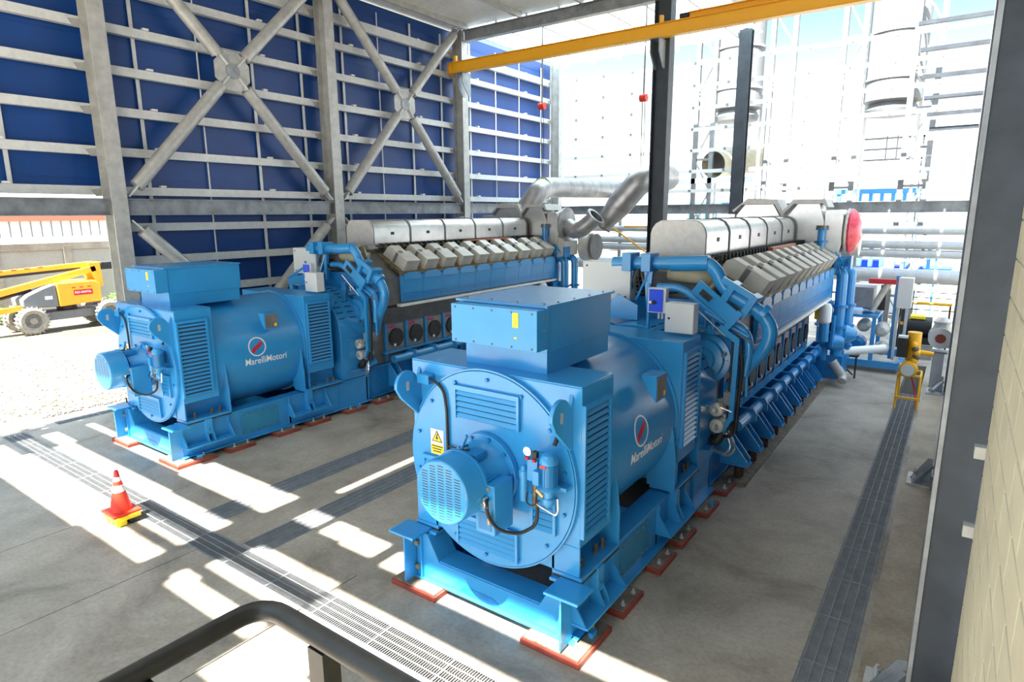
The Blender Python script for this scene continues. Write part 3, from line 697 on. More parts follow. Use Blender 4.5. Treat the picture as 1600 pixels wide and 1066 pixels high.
    for i in range(4): put(MB().cyl((0, 0, 0), (0, 0, 0.01), 0.013, n=6).mesh('screw', GREYP), 'screw', T, loc=(0.63, 0.60+i*0.38, Z(3.975)))
    for i in range(3): put(MB().cyl((0, 0, 0), (0.01, 0, 0), 0.013, n=6).mesh('screw', GREYP), 'screw', T, loc=(0.69, 0.2, Z(3.55+0.15*i)))
    st = MB().box(0.36, 0.44, 0.044, 0.049, Z(3.73), Z(3.90)).build('yellow_sticker', YELS, T)
    MB().box(0.38, 0.42, 0.044, 0.049, Z(3.60), Z(3.62)).build('small_sticker', YELS, T)
    # round front end plate
    mb = MB(); mb.cyl((0, 0.06, Z(1.93)), (0, -0.01, Z(1.93)), 1.235, n=96); mb.build('end_flange', BLUE, G, 0.006)
    MB().ring((0, 0.06, Z(1.93)), (0, 0.0, Z(1.93)), 1.262, 1.242, 96).build('flange_rim', BLUE, G)
    for k in range(14):
        a = 2*pi*k/14+0.2; put(bolt_me, 'bolt', G, loc=(1.14*math.cos(a), -0.01, Z(1.93)+1.14*math.sin(a)))
    louver(G, 'y', (0.02, -0.01, Z(2.74)), 0.98, 0.42, 5); louver(G, 'y', (0.0, -0.01, Z(1.05)), 0.96, 0.42, 5)
    louver(G, 'y', (0.84, -0.01, Z(1.60)), 0.34, 0.46, 5); louver(G, 'y', (-0.86, -0.01, Z(1.70)), 0.34, 0.46, 5)
    # warning sign
    sg = MB().box(-0.91, -0.69, -0.016, -0.011, Z(1.95), Z(2.29)).build('warning_sign', WHITE, G)
    MB().box(-0.905, -0.695, -0.019, -0.0165, Z(1.955), Z(2.085)).build('yellow_field', YELS, sg)
    def tri(r, y, m, n_):
        c = (-0.80, Z(2.175)); MB().prism([(c[0]+r*math.cos(a), c[1]+r*math.sin(a)) for a in (pi/2, pi/2+2*pi/3, pi/2+4*pi/3)], 'y', y, y-0.0015).build(n_, m, sg)
    tri(0.105, -0.017, BLACK, 'triangle_border'); tri(0.080, -0.019, YELS, 'triangle')
    MB().prism([(-0.795, Z(2.235)), (-0.825, Z(2.165)), (-0.803, Z(2.165)), (-0.812, Z(2.128)), (-0.775, Z(2.185)), (-0.797, Z(2.185)), (-0.780, Z(2.235))], 'y', -0.0205, -0.022).build('lightning_bolt', BLACK, sg)
    for i in range(3): MB().box(-0.895+0.01*i, -0.705-0.015*i, -0.0205, -0.0195, Z(2.055-0.035*i), Z(2.07-0.035*i)).build('text_line', BLACK, sg)
    # lifting lugs
    for s in (-1, 1):
        prof = []
        for k in range(13):
            a = pi*0.05+pi*0.98*k/12
            prof.append((-0.19+0.19*math.cos(a), Z(2.87)+0.19*math.sin(a)))
        prof = [(0.06, Z(3.06))]+[(p[0], p[1]) for p in prof if p[0] < 0.0]+[(-0.30, Z(2.72)), (0.06, Z(2.38))]
        o = MB().prism(prof, 'x', s*1.14-0.025, s*1.14+0.025).build('lifting_lug', BLUE, G, 0.004)
        MB().box(s*1.14-0.028, s*1.14+0.028, -0.215, -0.165, Z(2.80), Z(2.92)).build('lug_slot', ALUB, o)
    for s in (1,):
        o = MB().prism([(3.84, Z(3.10)), (4.0, Z(3.08)), (4.1, Z(2.95)), (4.08, Z(2.8)), (3.84, Z(2.5))], 'x', s*1.1-0.025, s*1.1+0.025).build('lifting_lug', BLUE, G)
    # exciter with fan on the shaft axis
    cz = Z(1.95)
    E_ = MB().cyl((0.02, -0.02, cz), (0.02, -0.10, cz), 0.47, n=48).build('bearing_cover', BLUE, G, 0.004)
    MB().lathe((0.02, -0.10, cz), (0.02, -0.5, cz), [(0, 0.40), (0.06, 0.38), (0.14, 0.32), (0.34, 0.30)], 40).build('bearing_housing', BLUE, G)
    mb = MB()
    for k in range(26):
        a = 2*pi*k/26; p = Vector((0.02+0.30*math.cos(a), 0, cz+0.30*math.sin(a)))
        if math.sin(a) < 0.3: mb.bar((p.x, -0.2, p.z), (p.x, -0.5, p.z), 0.10, 0.012, (math.cos(a+pi/2), 0, math.sin(a+pi/2)))
    mb.build('cooling_fins', BLUE, G)
    MB().box(0.22, 0.50, -0.52, -0.16, Z(1.42), Z(2.02)).build('gearbox', BLUE, G, 0.012)
    MB().box(0.27, 0.45, -0.525, -0.521, Z(1.47), Z(1.68)).build('gearbox_cover', BLUE2, G)
    for (u, z) in ((0.30, 1.95), (0.42, 1.98), (0.36, 1.76)): MB().cyl((u, -0.52, Z(z)), (u, -0.535, Z(z)), 0.022, n=12).build('plug', BRASS, G)
    for k in range(10):
        a = 2*pi*k/10+0.1; put(bolt_me, 'bolt', G, loc=(0.02+0.43*math.cos(a), -0.10, cz+0.43*math.sin(a)))
    fc = MB().lathe((0.0, -0.50, cz), (0.0, -0.90, cz), [(0, 0.39), (0.30, 0.385), (0.335, 0.375), (0.345, 0.36)], 56).build('fan_cover', BLUE, G)
    ch = MB()
    for k in range(5):
        u = -0.24+0.12*k; hh = math.sqrt(max(0.0, 0.33**2-u*u)); n = int(hh*2/0.032)
        for i in range(n): z = cz-hh+(i+0.5)*2*hh/n; ch.box(u-0.042, u+0.042, -0.8465, -0.8452, z-0.0045, z+0.0045)
    ch.build('air_slots', GRIME, fc)
    MB().ring((0.0, -0.50, cz), (0.0, -0.53, cz), 0.40, 0.37, 48).build('fan_rim', BLUE, fc)
    MB().cyl((-0.12, -0.35, cz+0.30), (-0.02, -0.35, cz+0.52), 0.02, n=8).build('eyebolt', BLUE, G)
    MB().box(0.0, 0.2, -0.46, -0.25, cz+0.27, cz+0.36).build('exciter_terminal', BLUE2, G, 0.006)
    # cables on the front
    MB().box(-1.08, -0.88, -0.06, 0.05, Z(2.88), Z(3.0)).build('junction_box', BLUE, G, 0.004)
    MB().tube([(-0.88, -0.03, Z(2.95)), (-0.76, -0.04, Z(2.93)), (-0.64, -0.04, Z(2.84)), (-0.60, -0.04, Z(2.6)), (-0.60, -0.04, Z(1.95)), (-0.58, -0.06, Z(1.80))], 0.019, 8, bend=0.08).build('cable', BLACK, G)
    MB().tube([(-0.60, -0.04, Z(2.12)), (-0.35, -0.06, Z(2.13)), (-0.20, -0.10, Z(2.25)), (-0.1, -0.3, Z(2.30))], 0.012, 8, bend=0.06).build('cable', BLACK, G)
    MB().tube([(-0.60, -0.05, Z(1.80)), (-0.55, -0.3, Z(1.95)), (-0.25, -0.45, Z(2.27)), (0.05, -0.40, Z(2.33))], 0.012, 8, bend=0.06).build('cable', BLACK, G)
    MB().tube([(1.04, -0.03, Z(2.86)), (1.03, -0.04, Z(2.6)), (1.02, -0.10, Z(2.49))], 0.026, 8).build('cable', BLACK, G)
    # lubrication pump group
    P = MB().lathe((1.02, -0.22, Z(2.02)), (1.02, -0.22, Z(2.50)), [(0.0, 0.10), (0.03, 0.135), (0.05, 0.11), (0.06, 0.095), (0.30, 0.095), (0.31, 0.105), (0.36, 0.10), (0.41, 0.07), (0.42, 0.045)], 24).build('pump_motor', BLUE, G)
    mb = MB()
    for k in range(20):
        a = 2*pi*k/20; p = (1.02+0.10*math.cos(a), -0.22+0.10*math.sin(a)); mb.bar((p[0], p[1], Z(2.08)), (p[0], p[1], Z(2.32)), 0.02, 0.006, (math.cos(a), math.sin(a), 0))
    mb.build('motor_fins', BLUE2, P)
    MB().box(0.97, 1.05, -0.332, -0.326, Z(2.30), Z(2.33)).build('motor_plate', CONEO, P)
    MB().box(0.90, 0.98, -0.36, -0.22, Z(2.10), Z(2.26)).build('motor_box', BLUE, P, 0.004)
    MB().lathe((1.02, -0.22, Z(2.02)), (1.02, -0.22, Z(1.82)), [(0, 0.07), (0.08, 0.06), (0.10, 0.075), (0.16, 0.07), (0.2, 0.04)], 16).build('pump_body', BLUE, G)
    MB().box(0.96, 1.2, -0.14, -0.01, Z(2.0), Z(2.04)).build('pump_bracket', BLUE, G)
    M_ = MB().box(0.76, 0.90, -0.26, -0.02, Z(2.08), Z(2.34)).build('valve_manifold', BLUE, G, 0.006)
    MB().lathe((0.68, -0.20, Z(1.80)), (0.68, -0.20, Z(2.24)), [(0, 0.05), (0.28, 0.05), (0.285, 0.06), (0.36, 0.06), (0.37, 0.045), (0.42, 0.03)], 18).build('oil_filter', BLUE, G)
    MB().cyl((0.79, -0.27, Z(2.44)), (0.79, -0.30, Z(2.44)), 0.05, n=18).build('pressure_gauge', CHROME, G)
    for (u, z) in ((0.78, 2.37), (0.87, 2.36)): MB().cyl((u, -0.28, Z(z-0.03)), (u, -0.28, Z(z)), 0.026, n=12).build('red_knob', RED, G)
    MB().box(0.85, 0.91, -0.3, -0.24, Z(2.38), Z(2.45)).build('pressure_switch', GRIME, G)
    MB().tube([(0.84, -0.2, Z(2.08)), (0.84, -0.22, Z(1.86)), (0.86, -0.25, Z(1.78))], 0.032, 8).build('fitting', OIL, G)
    MB().tube([(0.90, -0.26, Z(2.0)), (1.0, -0.28, Z(1.95))], 0.03, 10).build('fitting', BRASS, G)
    MB().tube([(0.40, -0.52, Z(1.86)), (0.45, -0.60, Z(1.86)), (0.46, -0.60, Z(1.70)), (0.54, -0.52, Z(1.52)), (0.72, -0.36, Z(1.45)), (0.88, -0.24, Z(1.56)), (0.88, -0.22, Z(1.80))], 0.020, 10, bend=0.09).build('hose', BLACK, G)
    MB().tube([(0.86, -0.24, Z(1.83)), (0.95, -0.25, Z(1.80)), (1.14, -0.26, Z(1.76)), (1.17, -0.26, Z(1.82)), (1.15, -0.24, Z(1.95))], 0.014, 8, bend=0.04).build('silver_pipe', CHROME, G)
    MB().tube([(0.40, -0.53, Z(1.88)), (0.40, -0.60, Z(1.88)), (0.46, -0.60, Z(1.80))], 0.018, 8, bend=0.03).build('elbow', CHROME, G)
    MB().cyl((0.45, -0.56, Z(1.58)), (0.45, -0.56, Z(1.72)), 0.018, n=10).build('level_glass', BRASS, G)
    MB().tube([(0.78, -0.28, Z(1.95)), (0.80, -0.34, Z(1.86)), (0.90, -0.36, Z(1.84)), (0.97, -0.32, Z(1.92))], 0.009, 6, bend=0.05).build('hose', BLACK, G)
    # flywheel guard between generator and engine
    W = thing('flywheel_guard', (xc, y0+4.0, 0.80), f'blue slotted arched flywheel guard between the {nm} generator and its engine', 'flywheel guard', 'flywheel guards')
    arc = [(1.24, 0.02)]+[(1.24*math.cos(a), 1.13+1.20*math.sin(a)) for a in [pi*k/24 for k in range(25)]]+[(-1.24, 0.02)]
    MB().prism(arc, 'y', 0.12, 0.92).build('guard', BLUE, W, 0.01)
    sl = MB()
    for k in range(3, 12):
        a = pi*k/24+0.02
        if 0.15 < a < 1.35:
            for v in (0.28, 0.62):
                x, z = 1.242*math.cos(a), 1.13+1.203*math.sin(a)
                sl.bar((x, v-0.1, z), (x, v+0.1, z), 0.022, 0.006, (math.cos(a), 0, math.sin(a)))
    sl.build('vent_slots', GRIME, W)
    for z in (0.25, 1.05): MB().box(1.2, 1.34, 0.3, 0.7, z, z+0.02).build('step', BLUE, W)
    MB().cyl((0, -0.16, 1.13), (0, 0.12, 1.13), 0.5, n=32).build('coupling', BLUE, W)
    return G
def wrap2(me, R, zc, vc, zoff, s):
    """flat art (x right, y up) laid on the side of the shell; reads left to right seen from +x"""
    a0 = math.asin(max(-1, min(1, zoff/R)))
    for v in me.vertices:
        a = a0+v.co.y/R; r = R+v.co.z
        v.co = Vector((r*math.cos(a), vc+v.co.x, zc+r*math.sin(a)))
exec_extras = None

def build_engine(xc, y0, near):
    nm = 'near' if near else 'far'
    E = thing('diesel_engine', (xc, y0+5.0, 0.0), f'long blue V engine behind the {nm} generator, {"turbocharger inlet under red film" if near else "grey elbow on its turbocharger"}', 'engine', 'V engines')
    def vv(v): return v-5.0
    # engine foundation and crankcase
    mb = MB(); mb.box(-1.12, 1.12, 0.05, 9.2, 0.16, 0.92); mb.box(-1.2, 1.2, 0.05, 9.2, 0.92, 0.96); mb.box(-1.2, 1.2, 0.05, 9.2, 0.12, 0.16); mb.build('engine_base', BLUE2, E, 0.006)
    MB().prism([(-1.05, 0.96), (1.05, 0.96), (1.05, 2.1), (1.48, 2.62), (1.48, 3.35), (0.7, 3.95), (-0.7, 3.95), (-1.48, 3.35), (-1.48, 2.62), (-1.05, 2.1)], 'y', 0.25, 9.05).build('crankcase', GREYP, E, 0.01)
    MB().prism([(-1.12, 0.96), (1.12, 0.96), (1.12, 2.0), (1.64, 2.72), (1.64, 3.05), (1.1, 3.5), (-1.1, 3.5), (-1.64, 3.05), (-1.64, 2.72), (-1.12, 2.0)], 'y', 0.02, 0.22).build('end_plate', BLUE2, E, 0.01)
    # round gear covers on the front face
    for s in (-1, 1):
        o = MB().lathe((s*0.98, 0.02, 2.50), (s*0.98, -0.3, 2.50), [(0, 0.46), (0.05, 0.45), (0.07, 0.36), (0.14, 0.34), (0.16, 0.22), (0.22, 0.20)], 36).build('gear_cover', BLUE, E)
        for k in range(10):
            a = 2*pi*k/10; put(bolt_s, 'bolt', o, loc=(s*0.98+0.40*math.cos(a), -0.03, 2.5+0.40*math.sin(a)))
    MB().box(0.62, 1.4, -0.14, 0.02, 2.95, 3.1).build('valve_block', BLUE, E, 0.01)
    for k in range(5):
        u = 0.72+0.14*k; MB().cyl((u, -0.16, 3.05), (u, -0.16, 3.2+0.03*(k % 2)), 0.035, n=10).build('valve_stem', BLUE2 if k != 1 else CHROME, E)
    MB().cyl((0.86, -0.15, 2.96), (0.86, -0.19, 2.96), 0.04, n=14).build('gauge', CHROME, E)
    # silver starter motors low right
    for (u, z) in ((1.35, 1.72), (1.37, 1.43)):
        o = MB().lathe((u, 0.0, z), (u, -0.45, z), [(0, 0.09), (0.05, 0.12), (0.16, 0.12), (0.18, 0.10), (0.30, 0.10), (0.32, 0.125), (0.42, 0.12), (0.44, 0.08)], 22).build('starter_motor', PODC, E)
        MB().cyl((u, -0.44, z), (u, -0.46, z), 0.05, n=16).build('end_cap', CHROME, o)
        o = MB().lathe((u-0.28, 0.0, z-0.02), (u-0.28, -0.36, z-0.02), [(0, 0.08), (0.05, 0.11), (0.2, 0.11), (0.22, 0.09), (0.34, 0.09)], 20).build('starter_motor', PODC, E)
    MB().box(1.42, 1.62, -0.3, 0.0, 1.78, 2.02).build('solenoid_box', DOORG, E, 0.01)
    MB().box(1.0, 1.2, -0.15, 0.02, 0.96, 1.9).build('guard_plate', BLUE2, E)
    MB().tube([(1.30, -0.25, 1.85), (1.45, -0.5, 1.80), (1.62, -0.45, 1.74)], 0.012, 6).build('rod', CHROME, E)
    # side panels, one per cylinder
    for i in range(10):
        v0 = 1.02+i*0.785; v1 = v0+0.775
        MB().loft([[(1.50, v, 2.66), (1.56, v, 2.66), (1.62, v, 3.36), (1.56, v, 3.40), (1.48, v, 3.40)] for v in (v0, v1)]).build('side_panel', PANELB, E, 0.004)
        MB().prism([(v0+0.05, 3.26), (v0+0.70, 3.26), (v0+0.70, 3.40), (v0+0.55, 3.46), (v0+0.2, 3.46), (v0+0.05, 3.40)], 'x', 1.60, 1.635).build('panel_lip', PANELB, E, 0.004)
    mb = MB()
    for k in range(5): mb.bar((1.575+0.006*k, 1.05, 2.70+0.05*k), (1.575+0.006*k, 8.9, 2.70+0.05*k), 0.012, 0.018)
    mb.build('cooling_lines', BLUE, E)
    MB().box(1.46, 1.62, 0.9, 8.95, 2.55, 2.62).build('side_rail', WHITEG, E, 0.004)
    MB().loft([[(1.50, v, 2.55), (1.52, v, 2.55), (1.10, v, 2.06), (1.07, v, 2.06)] for v in (0.3, 9.0)]).build('slanted_plate', GREYP, E)
    # rocker covers
    pod = MB()
    # oriented box from upper inner end to lower outer end, with a narrower upper half
    ax = Vector((0.86, 0, -0.51)).normalized(); nn = Vector((0.51, 0, 0.86)).normalized()
    def P(a, b, y): return ax*a+nn*b+Vector((0, y, 0))
    pod.loft([[P(a, 0.0, -h), P(a, t, -h*0.92), P(a, t, h*0.92), P(a, 0.0, h)] for a, h, t in ((0.40, 0.27, 0.34), (0.88, 0.27, 0.34))])
    pod.loft([[P(a, 0.0, -0.27), P(a, t, -h), P(a, t, 0.10), P(a, 0.0, 0.10)] for a, h, t in ((0.0, 0.20, 0.22), (0.10, 0.25, 0.34), (0.40, 0.25, 0.34))])
    pod_me = pod.mesh('rocker_cover', PODC)
    lid = MB().box(-0.03, 0.03, -0.05, 0.05, 0, 0.02).mesh('latch', GRIME)
    seat_me = MB().prism([(0.0, 0.0), (0.26, 0.0), (0.26, 0.16), (0.0, 0.16)], 'z', 0, 0.2).mesh('pipe_stub', GRIME)
    for s in (1, -1):
        for i in range(10):
            y = 1.38+i*0.785
            o = put(pod_me, 'rocker_cover', E, 0.012, loc=(0.78, y, 3.93))
            if s < 0: o.rotation_euler = (0, 0, pi); o.location = (-0.78, y, 3.93)
            if s > 0:
                pl = MB(); pl.loft([[P(a, 0.03, -0.276), P(a, 0.32, -0.256), P(a, 0.32, -0.25), P(a, 0.03, -0.27)] for a in (0.40, 0.50)]); pl.build('label_plate', GREYP, o)
                tp = MB(); tp.loft([[P(a, 0.345, -0.20), P(a, 0.352, -0.20), P(a, 0.352, -0.06), P(a, 0.345, -0.06)] for a in (0.38, 0.47)]); tp.build('top_latch', GREYP, o)
                MB().cyl((1.16, y+0.36, 3.62), (1.24, y+0.36, 3.80), 0.06, n=10).build('injector_head', OIL, E)
        MB().loft([[(s*0.62, v, 3.85), (s*1.60, v, 3.40), (s*1.60, v, 3.46), (s*0.70, v, 3.98)] for v in (0.95, 8.95)]).build('bank_deck', OIL, E)
    # fuel rail and conduit under the exhaust casing
    for k, (u, z, r) in enumerate(((0.70, 4.16, 0.03), (0.78, 4.12, 0.022), (0.66, 4.05, 0.04))):
        MB().cyl((u, 0.95, z), (u, 8.8, z), r, n=8).build('fuel_rail', OIL if k else GREYP, E)
    rc = MB().box(0.64, 0.84, 0, 0.04, 4.05, 4.22).mesh('rail_clamp', GRIME)
    for i in range(32): put(rc, 'rail_clamp', E, loc=(0, 1.1+i*0.24, 0))
    MB().box(0.74, 0.92, 4.6, 7.0, 4.14, 4.20).build('copper_tray', COPPER, E)
    # exhaust casing
    sec = [(-0.55, 4.17), (0.55, 4.17), (0.55, 4.60), (0.52, 4.70), (0.45, 4.80), (0.33, 4.86), (-0.33, 4.86), (-0.45, 4.80), (-0.52, 4.70), (-0.55, 4.60)]
    vs = [1.03, 2.45, 3.98, 5.5, 7.05, 8.55]
    MB().prism(sec, 'y', 1.0, 1.03).build('exhaust_end_cap', ALUB, E, 0.01)
    for a, b in zip(vs[:-1], vs[1:]):
        o = MB().prism(sec, 'y', a+0.02, b-0.02).build('exhaust_casing', ALU, E, 0.006)
        MB().box(0.552, 0.562, (a+b)/2-0.07, (a+b)/2+0.05, 4.44, 4.52).build('hatch_latch', GRIME, o)
    for b in vs[1:]: MB().prism([(x*1.03, 4.5+(z-4.5)*1.05) for x, z in sec], 'y', b-0.03, b+0.03).build('casing_band', GREYP, E)
    # turbocharger casings at the free end
    for s, u0 in ((1, 0.0), (-1, -1.65)):
        if s > 0:
            MB().prism([(0.28, 3.9), (1.25, 3.9), (1.25, 4.75), (1.12, 5.22), (0.55, 5.22), (0.28, 4.85)], 'y', 8.72, 9.5).build('turbo_casing', ALU, E, 0.01)
            MB().prism([(0.45, 5.22), (1.2, 5.22), (1.28, 5.12), (1.35, 5.12), (1.25, 5.34), (0.42, 5.34), (0.15, 5.0), (0.2, 4.95)], 'y', 8.66, 9.6).build('turbo_hood', ALUB, E)
            MB().prism([(1.25, 3.85), (1.66, 3.85), (1.72, 4.1), (1.72, 4.9), (1.62, 5.05), (1.25, 5.05)], 'y', 8.85, 9.95).build('turbo_heat_shield', ALU, E, 0.01)
        else:
            MB().prism([(-1.2, 4.2), (0.1, 4.2), (0.1, 4.8), (-0.15, 5.22), (-0.95, 5.22), (-1.2, 4.9)], 'y', 8.9, 9.7).build('turbo_casing', ALU, E, 0.01)
            MB().prism([(-1.02, 5.22), (-0.1, 5.22), (0.12, 4.85), (0.2, 4.9), (-0.05, 5.36), (-0.85, 5.4), (-1.3, 5.05), (-1.25, 5.0)], 'y', 8.8, 9.8).build('turbo_hood', ALUB, E)
            MB().box(-1.75, -1.2, 8.8, 9.8, 4.5, 4.95).build('turbo_heat_shield', ALU, E, 0.01)
    if near:
        o = MB().lathe((1.74, 9.4, 4.45), (1.98, 9.4, 4.45), [(0, 0.60), (0.04, 0.64), (0.10, 0.60), (0.12, 0.45)], 30).build('turbo_inlet', PODC, E)
        MB().lathe((1.80, 9.4, 4.45), (2.2, 9.4, 4.45), [(0, 0.60), (0.08, 0.63), (0.22, 0.50), (0.32, 0.2)], 20).build('red_film', REDPL, o)
        MB().lathe((1.5, 10.4, 4.1), (2.1, 10.4, 4.1), [(0, 0.3), (0.1, 0.45), (0.3, 0.5), (0.5, 0.4)], 24).build('compressor_scroll', PODC, E)
    else:
        MB().cyl((1.72, 9.4, 4.6), (1.80, 9.4, 4.6), 0.62, n=32).build('turbo_flange', PIPEG, E)
        MB().tube([(1.8, 9.4, 4.55), (2.15, 9.35, 4.35), (2.45, 9.35, 4.45), (2.8, 9.4, 4.72), (2.95, 9.4, 4.86)], 0.30, 22, bend=0.3, cap=False).build('exhaust_elbow', PIPEG, E)
        MB().ring((2.93, 9.4, 4.84), (2.99, 9.4, 4.90), 0.38, 0.28, 28).build('elbow_flange', PIPEG, E)
        MB().lathe((1.9, 10.3, 3.75), (2.5, 10.3, 3.75), [(0, 0.3), (0.1, 0.5), (0.45, 0.52), (0.5, 0.45)], 28).build('compressor_scroll', PODC, E)
        MB().cyl((2.52, 10.3, 3.75), (2.55, 10.3, 3.75), 0.5, n=28).build('scroll_cover', GREYP, E)
        MB().prism([(1.3, 3.7), (1.7, 3.4), (2.0, 3.5), (2.0, 4.0), (1.6, 4.2)], 'y', 8.9, 9.8).build('turbo_bracket', ALUB, E)
        # big exhaust pipe on top
        o = MB().tube([(-0.2, 9.3, 4.95), (0.05, 9.5, 5.35), (0.25, 9.75, 5.85), (0.15, 10.6, 6.02), (0.1, 17.0, 6.1)], 0.40, 26, bend=0.55).build('exhaust_pipe', PIPEG, E)
        MB().ring((0.17, 10.2, 5.985), (0.17, 10.23, 5.99), 0.412, 0.38, 26).build('green_strap', LEAF, o)
        MB().box(-0.55, 0.5, 9.0, 9.6, 4.85, 5.2).build('pipe_saddle', ALU, E, 0.01)
    # pipes at the free end
    for k, (u, v, r) in enumerate(((1.45, 9.15, 0.13), (1.78, 9.25, 0.15), (1.30, 9.5, 0.12), (1.95, 9.7, 0.13))):
        pts = [(u-0.55, v-0.1, 3.25+0.1*(k % 2)), (u, v, 3.30+0.1*(k % 2)), (u+0.02, v, 0.75)]
        o = MB().tube(pts, r, 16, bend=0.4).build('cooling_pipe', BLUE, E)
        for z in (2.3, 1.7, 1.1): MB().cyl((u+0.01, v, z), (u+0.01, v, z+0.07), r+0.06, n=18).build('pipe_flange', BLUE2, o)
    o = MB().tube([(1.30, 8.9, 3.62), (1.62, 9.0, 3.62), (1.95, 9.1, 3.62)], 0.14, 16).build('cooling_pipe', BLUE, E)
    for x in (1.62, 1.98): MB().box(x-0.03, x+0.03, 8.85, 9.25, 3.42, 3.80).build('pipe_flange', BLUE2, o)
    o = MB().cyl((1.22, 8.75, 3.5), (1.22, 8.75, 4.55), 0.10, n=14).build('vent_pipe', BLUE, E)
    for z in (3.8, 4.15, 4.5): MB().cyl((1.22, 8.75, z), (1.22, 8.75, z+0.05), 0.16, n=16).build('pipe_flange', BLUE2, o)
    MB().cyl((1.22, 8.75, 4.55), (1.22, 8.75, 4.62), 0.15, n=16).build('vent_cap', OIL, E)
    MB().box(-1.2, 2.0, 9.1, 10.3, 0.2, 0.9).build('pump_housing', BLUE2, E, 0.01)
    for (u, v, z) in ((1.5, 9.2, 1.3), (1.2, 9.4, 1.9), (1.75, 9.5, 1.5)): MB().lathe((u, v, z), (u+0.5, v, z), [(0, 0.12), (0.1, 0.26), (0.25, 0.28), (0.4, 0.2), (0.5, 0.12)], 20).build('pump_casing', BLUE, E)
    MB().box(1.2, 1.35, 8.9, 9.15, 1.95, 2.7).build('yellow_cable', YELS, E)
    MB().tube([(1.75, 9.1, 0.75), (2.05, 9.15, 0.30), (2.05, 9.0, 0.2)], 0.13, 14, bend=0.2).build('drain_elbow', ALUB, E)
    MB().tube([(1.9, 9.6, 0.95), (2.9, 10.6, 0.98)], 0.12, 14).build('outlet_pipe', WHITEG, E)
    # crankcase doors with round covers
    for i in range(10):
        v = 0.78+i*0.80
        o = MB().box(1.05, 1.075, v+0.05, v+0.72, 1.28, 2.0).build('crankcase_door', DOORG, E, 0.004)
        MB().cyl((1.075, v+0.39, 1.62), (1.13, v+0.39, 1.62), 0.26, n=24).build('round_cover', GRIME, o)
        MB().cyl((1.13, v+0.30, 1.42), (1.15, v+0.30, 1.42), 0.04, n=10).build('white_knob', WHITE, o)
        MB().box(1.076, 1.082, v+0.08, v+0.36, 1.90, 1.97).build('magenta_label', MAGENTA, o)
        MB().box(1.04, 1.12, v-0.03, v+0.03, 1.0, 2.06).build('door_post', BLUE, E)
    # low collector pipe with brackets
    for i in range(10):
        v = 0.75+i*0.85
        o = MB().cyl((1.40, v, 1.10), (1.40, v+0.70, 1.10), 0.105, n=18).build('collector_pipe', BLUE, E)
        MB().cyl((1.40, v+0.70, 1.10), (1.40, v+0.85, 1.10), 0.14, n=18).build('pipe_collar', BLUE, o)
        MB().prism([(1.12, 0.96), (1.50, 0.96), (1.56, 1.0), (1.56, 1.16), (1.50, 1.25), (1.12, 1.25)], 'y', v+0.735, v+0.80).build('pipe_bracket', BLUE2, E)
    MB().box(1.12, 1.24, 0.6, 9.1, 1.24, 1.29).build('ledge', BLUE, E)
    # sloped foot gussets, two per cylinder
    gm = MB().prism([(1.12, 0.95), (1.2, 0.95), (1.62, 0.42), (1.62, 0.34), (1.12, 0.34)], 'y', -0.012, 0.012).mesh('foot_gusset', BLUE)
    for i in range(9):
        for d in (0.0, 0.24): put(gm, 'foot_gusset', E, loc=(0, 0.8+i*0.92+d, 0))
        MB().box(1.12, 1.64, 0.77+i*0.92, 1.07+i*0.92, 0.31, 0.345).build('foot_plate', BLUE, E)
        MB().cyl((1.45, 0.92+i*0.92, 0.08), (1.45, 0.92+i*0.92, 0.31), 0.09, n=16).build('mount_spring', MOUNT, E)
        MB().cyl((1.53, 0.92+i*0.92, 0.345), (1.53, 0.92+i*0.92, 0.47), 0.03, n=8).build('mount_bolt', GRIME, E)
    # front pipework across the V
    main = MB().tube([(-0.75, -0.15, 4.10), (0.98, -0.12, 4.16), (1.12, -0.12, 4.05), (1.28, -0.10, 3.72), (1.90, -0.08, 3.38), (2.08, -0.08, 3.12), (1.98, -0.06, 2.75), (1.62, 0.05, 2.35), (1.40, 0.15, 1.95)], 0.115, 20, bend=0.22).build('coolant_main', BLUE, E)
    MB().cyl((0.35, -0.14, 4.13), (1.0, -0.12, 4.16), 0.135, n=20).build('pipe_sleeve', BLUE, main)
    for p in (-0.42, -0.05): 
        MB().box(p-0.09, p+0.09, -0.34, 0.04, 3.98, 4.30).build('pipe_clamp', BLUE, main, 0.01)
        MB().prism([(p-0.08, 3.98), (p+0.08, 3.98), (p+0.02, 3.3), (p-0.02, 3.3)], 'y', -0.2, -0.12).build('clamp_leg', BLUE, main)
        MB().bar((p, -0.15, 3.98), (p-0.22, -0.2, 3.45), 0.10, 0.04).build('clamp_strut', BLUE, main)
    for (c, d) in (((1.38, -0.1, 3.68), 0), ((1.72, -0.09, 3.49), 0)):
        M = Matrix.Translation(c) @ Matrix.Rotation(math.radians(29), 4, 'Y')
        MB().box(-0.06, 0.06, -0.19, 0.17, -0.2, 0.2, M).build('pipe_clamp', BLUE, main, 0.008)
    MB().cyl((1.88, -0.09, 3.42), (1.95, -0.08, 3.36), 0.16, n=20).build('pipe_flange', BLUE, main)
    MB().bar((1.28, -0.26, 3.92), (1.80, -0.26, 3.64), 0.05, 0.10).build('clamp_bar', BLUE, main)
    # parallel lower plate with cut outs
    MB().bar((0.85, -0.28, 3.78), (1.55, -0.28, 3.25), 0.05, 0.26).build('support_plate', BLUE, E, 0.006)
    MB().bar((0.95, -0.32, 3.70), (1.12, -0.32, 3.57), 0.02, 0.1).build('plate_cutout', GRIME, E)
    MB().bar((1.35, -0.3, 3.05), (1.62, -0.3, 3.4), 0.06, 0.1).build('support_arm', BLUE, E)
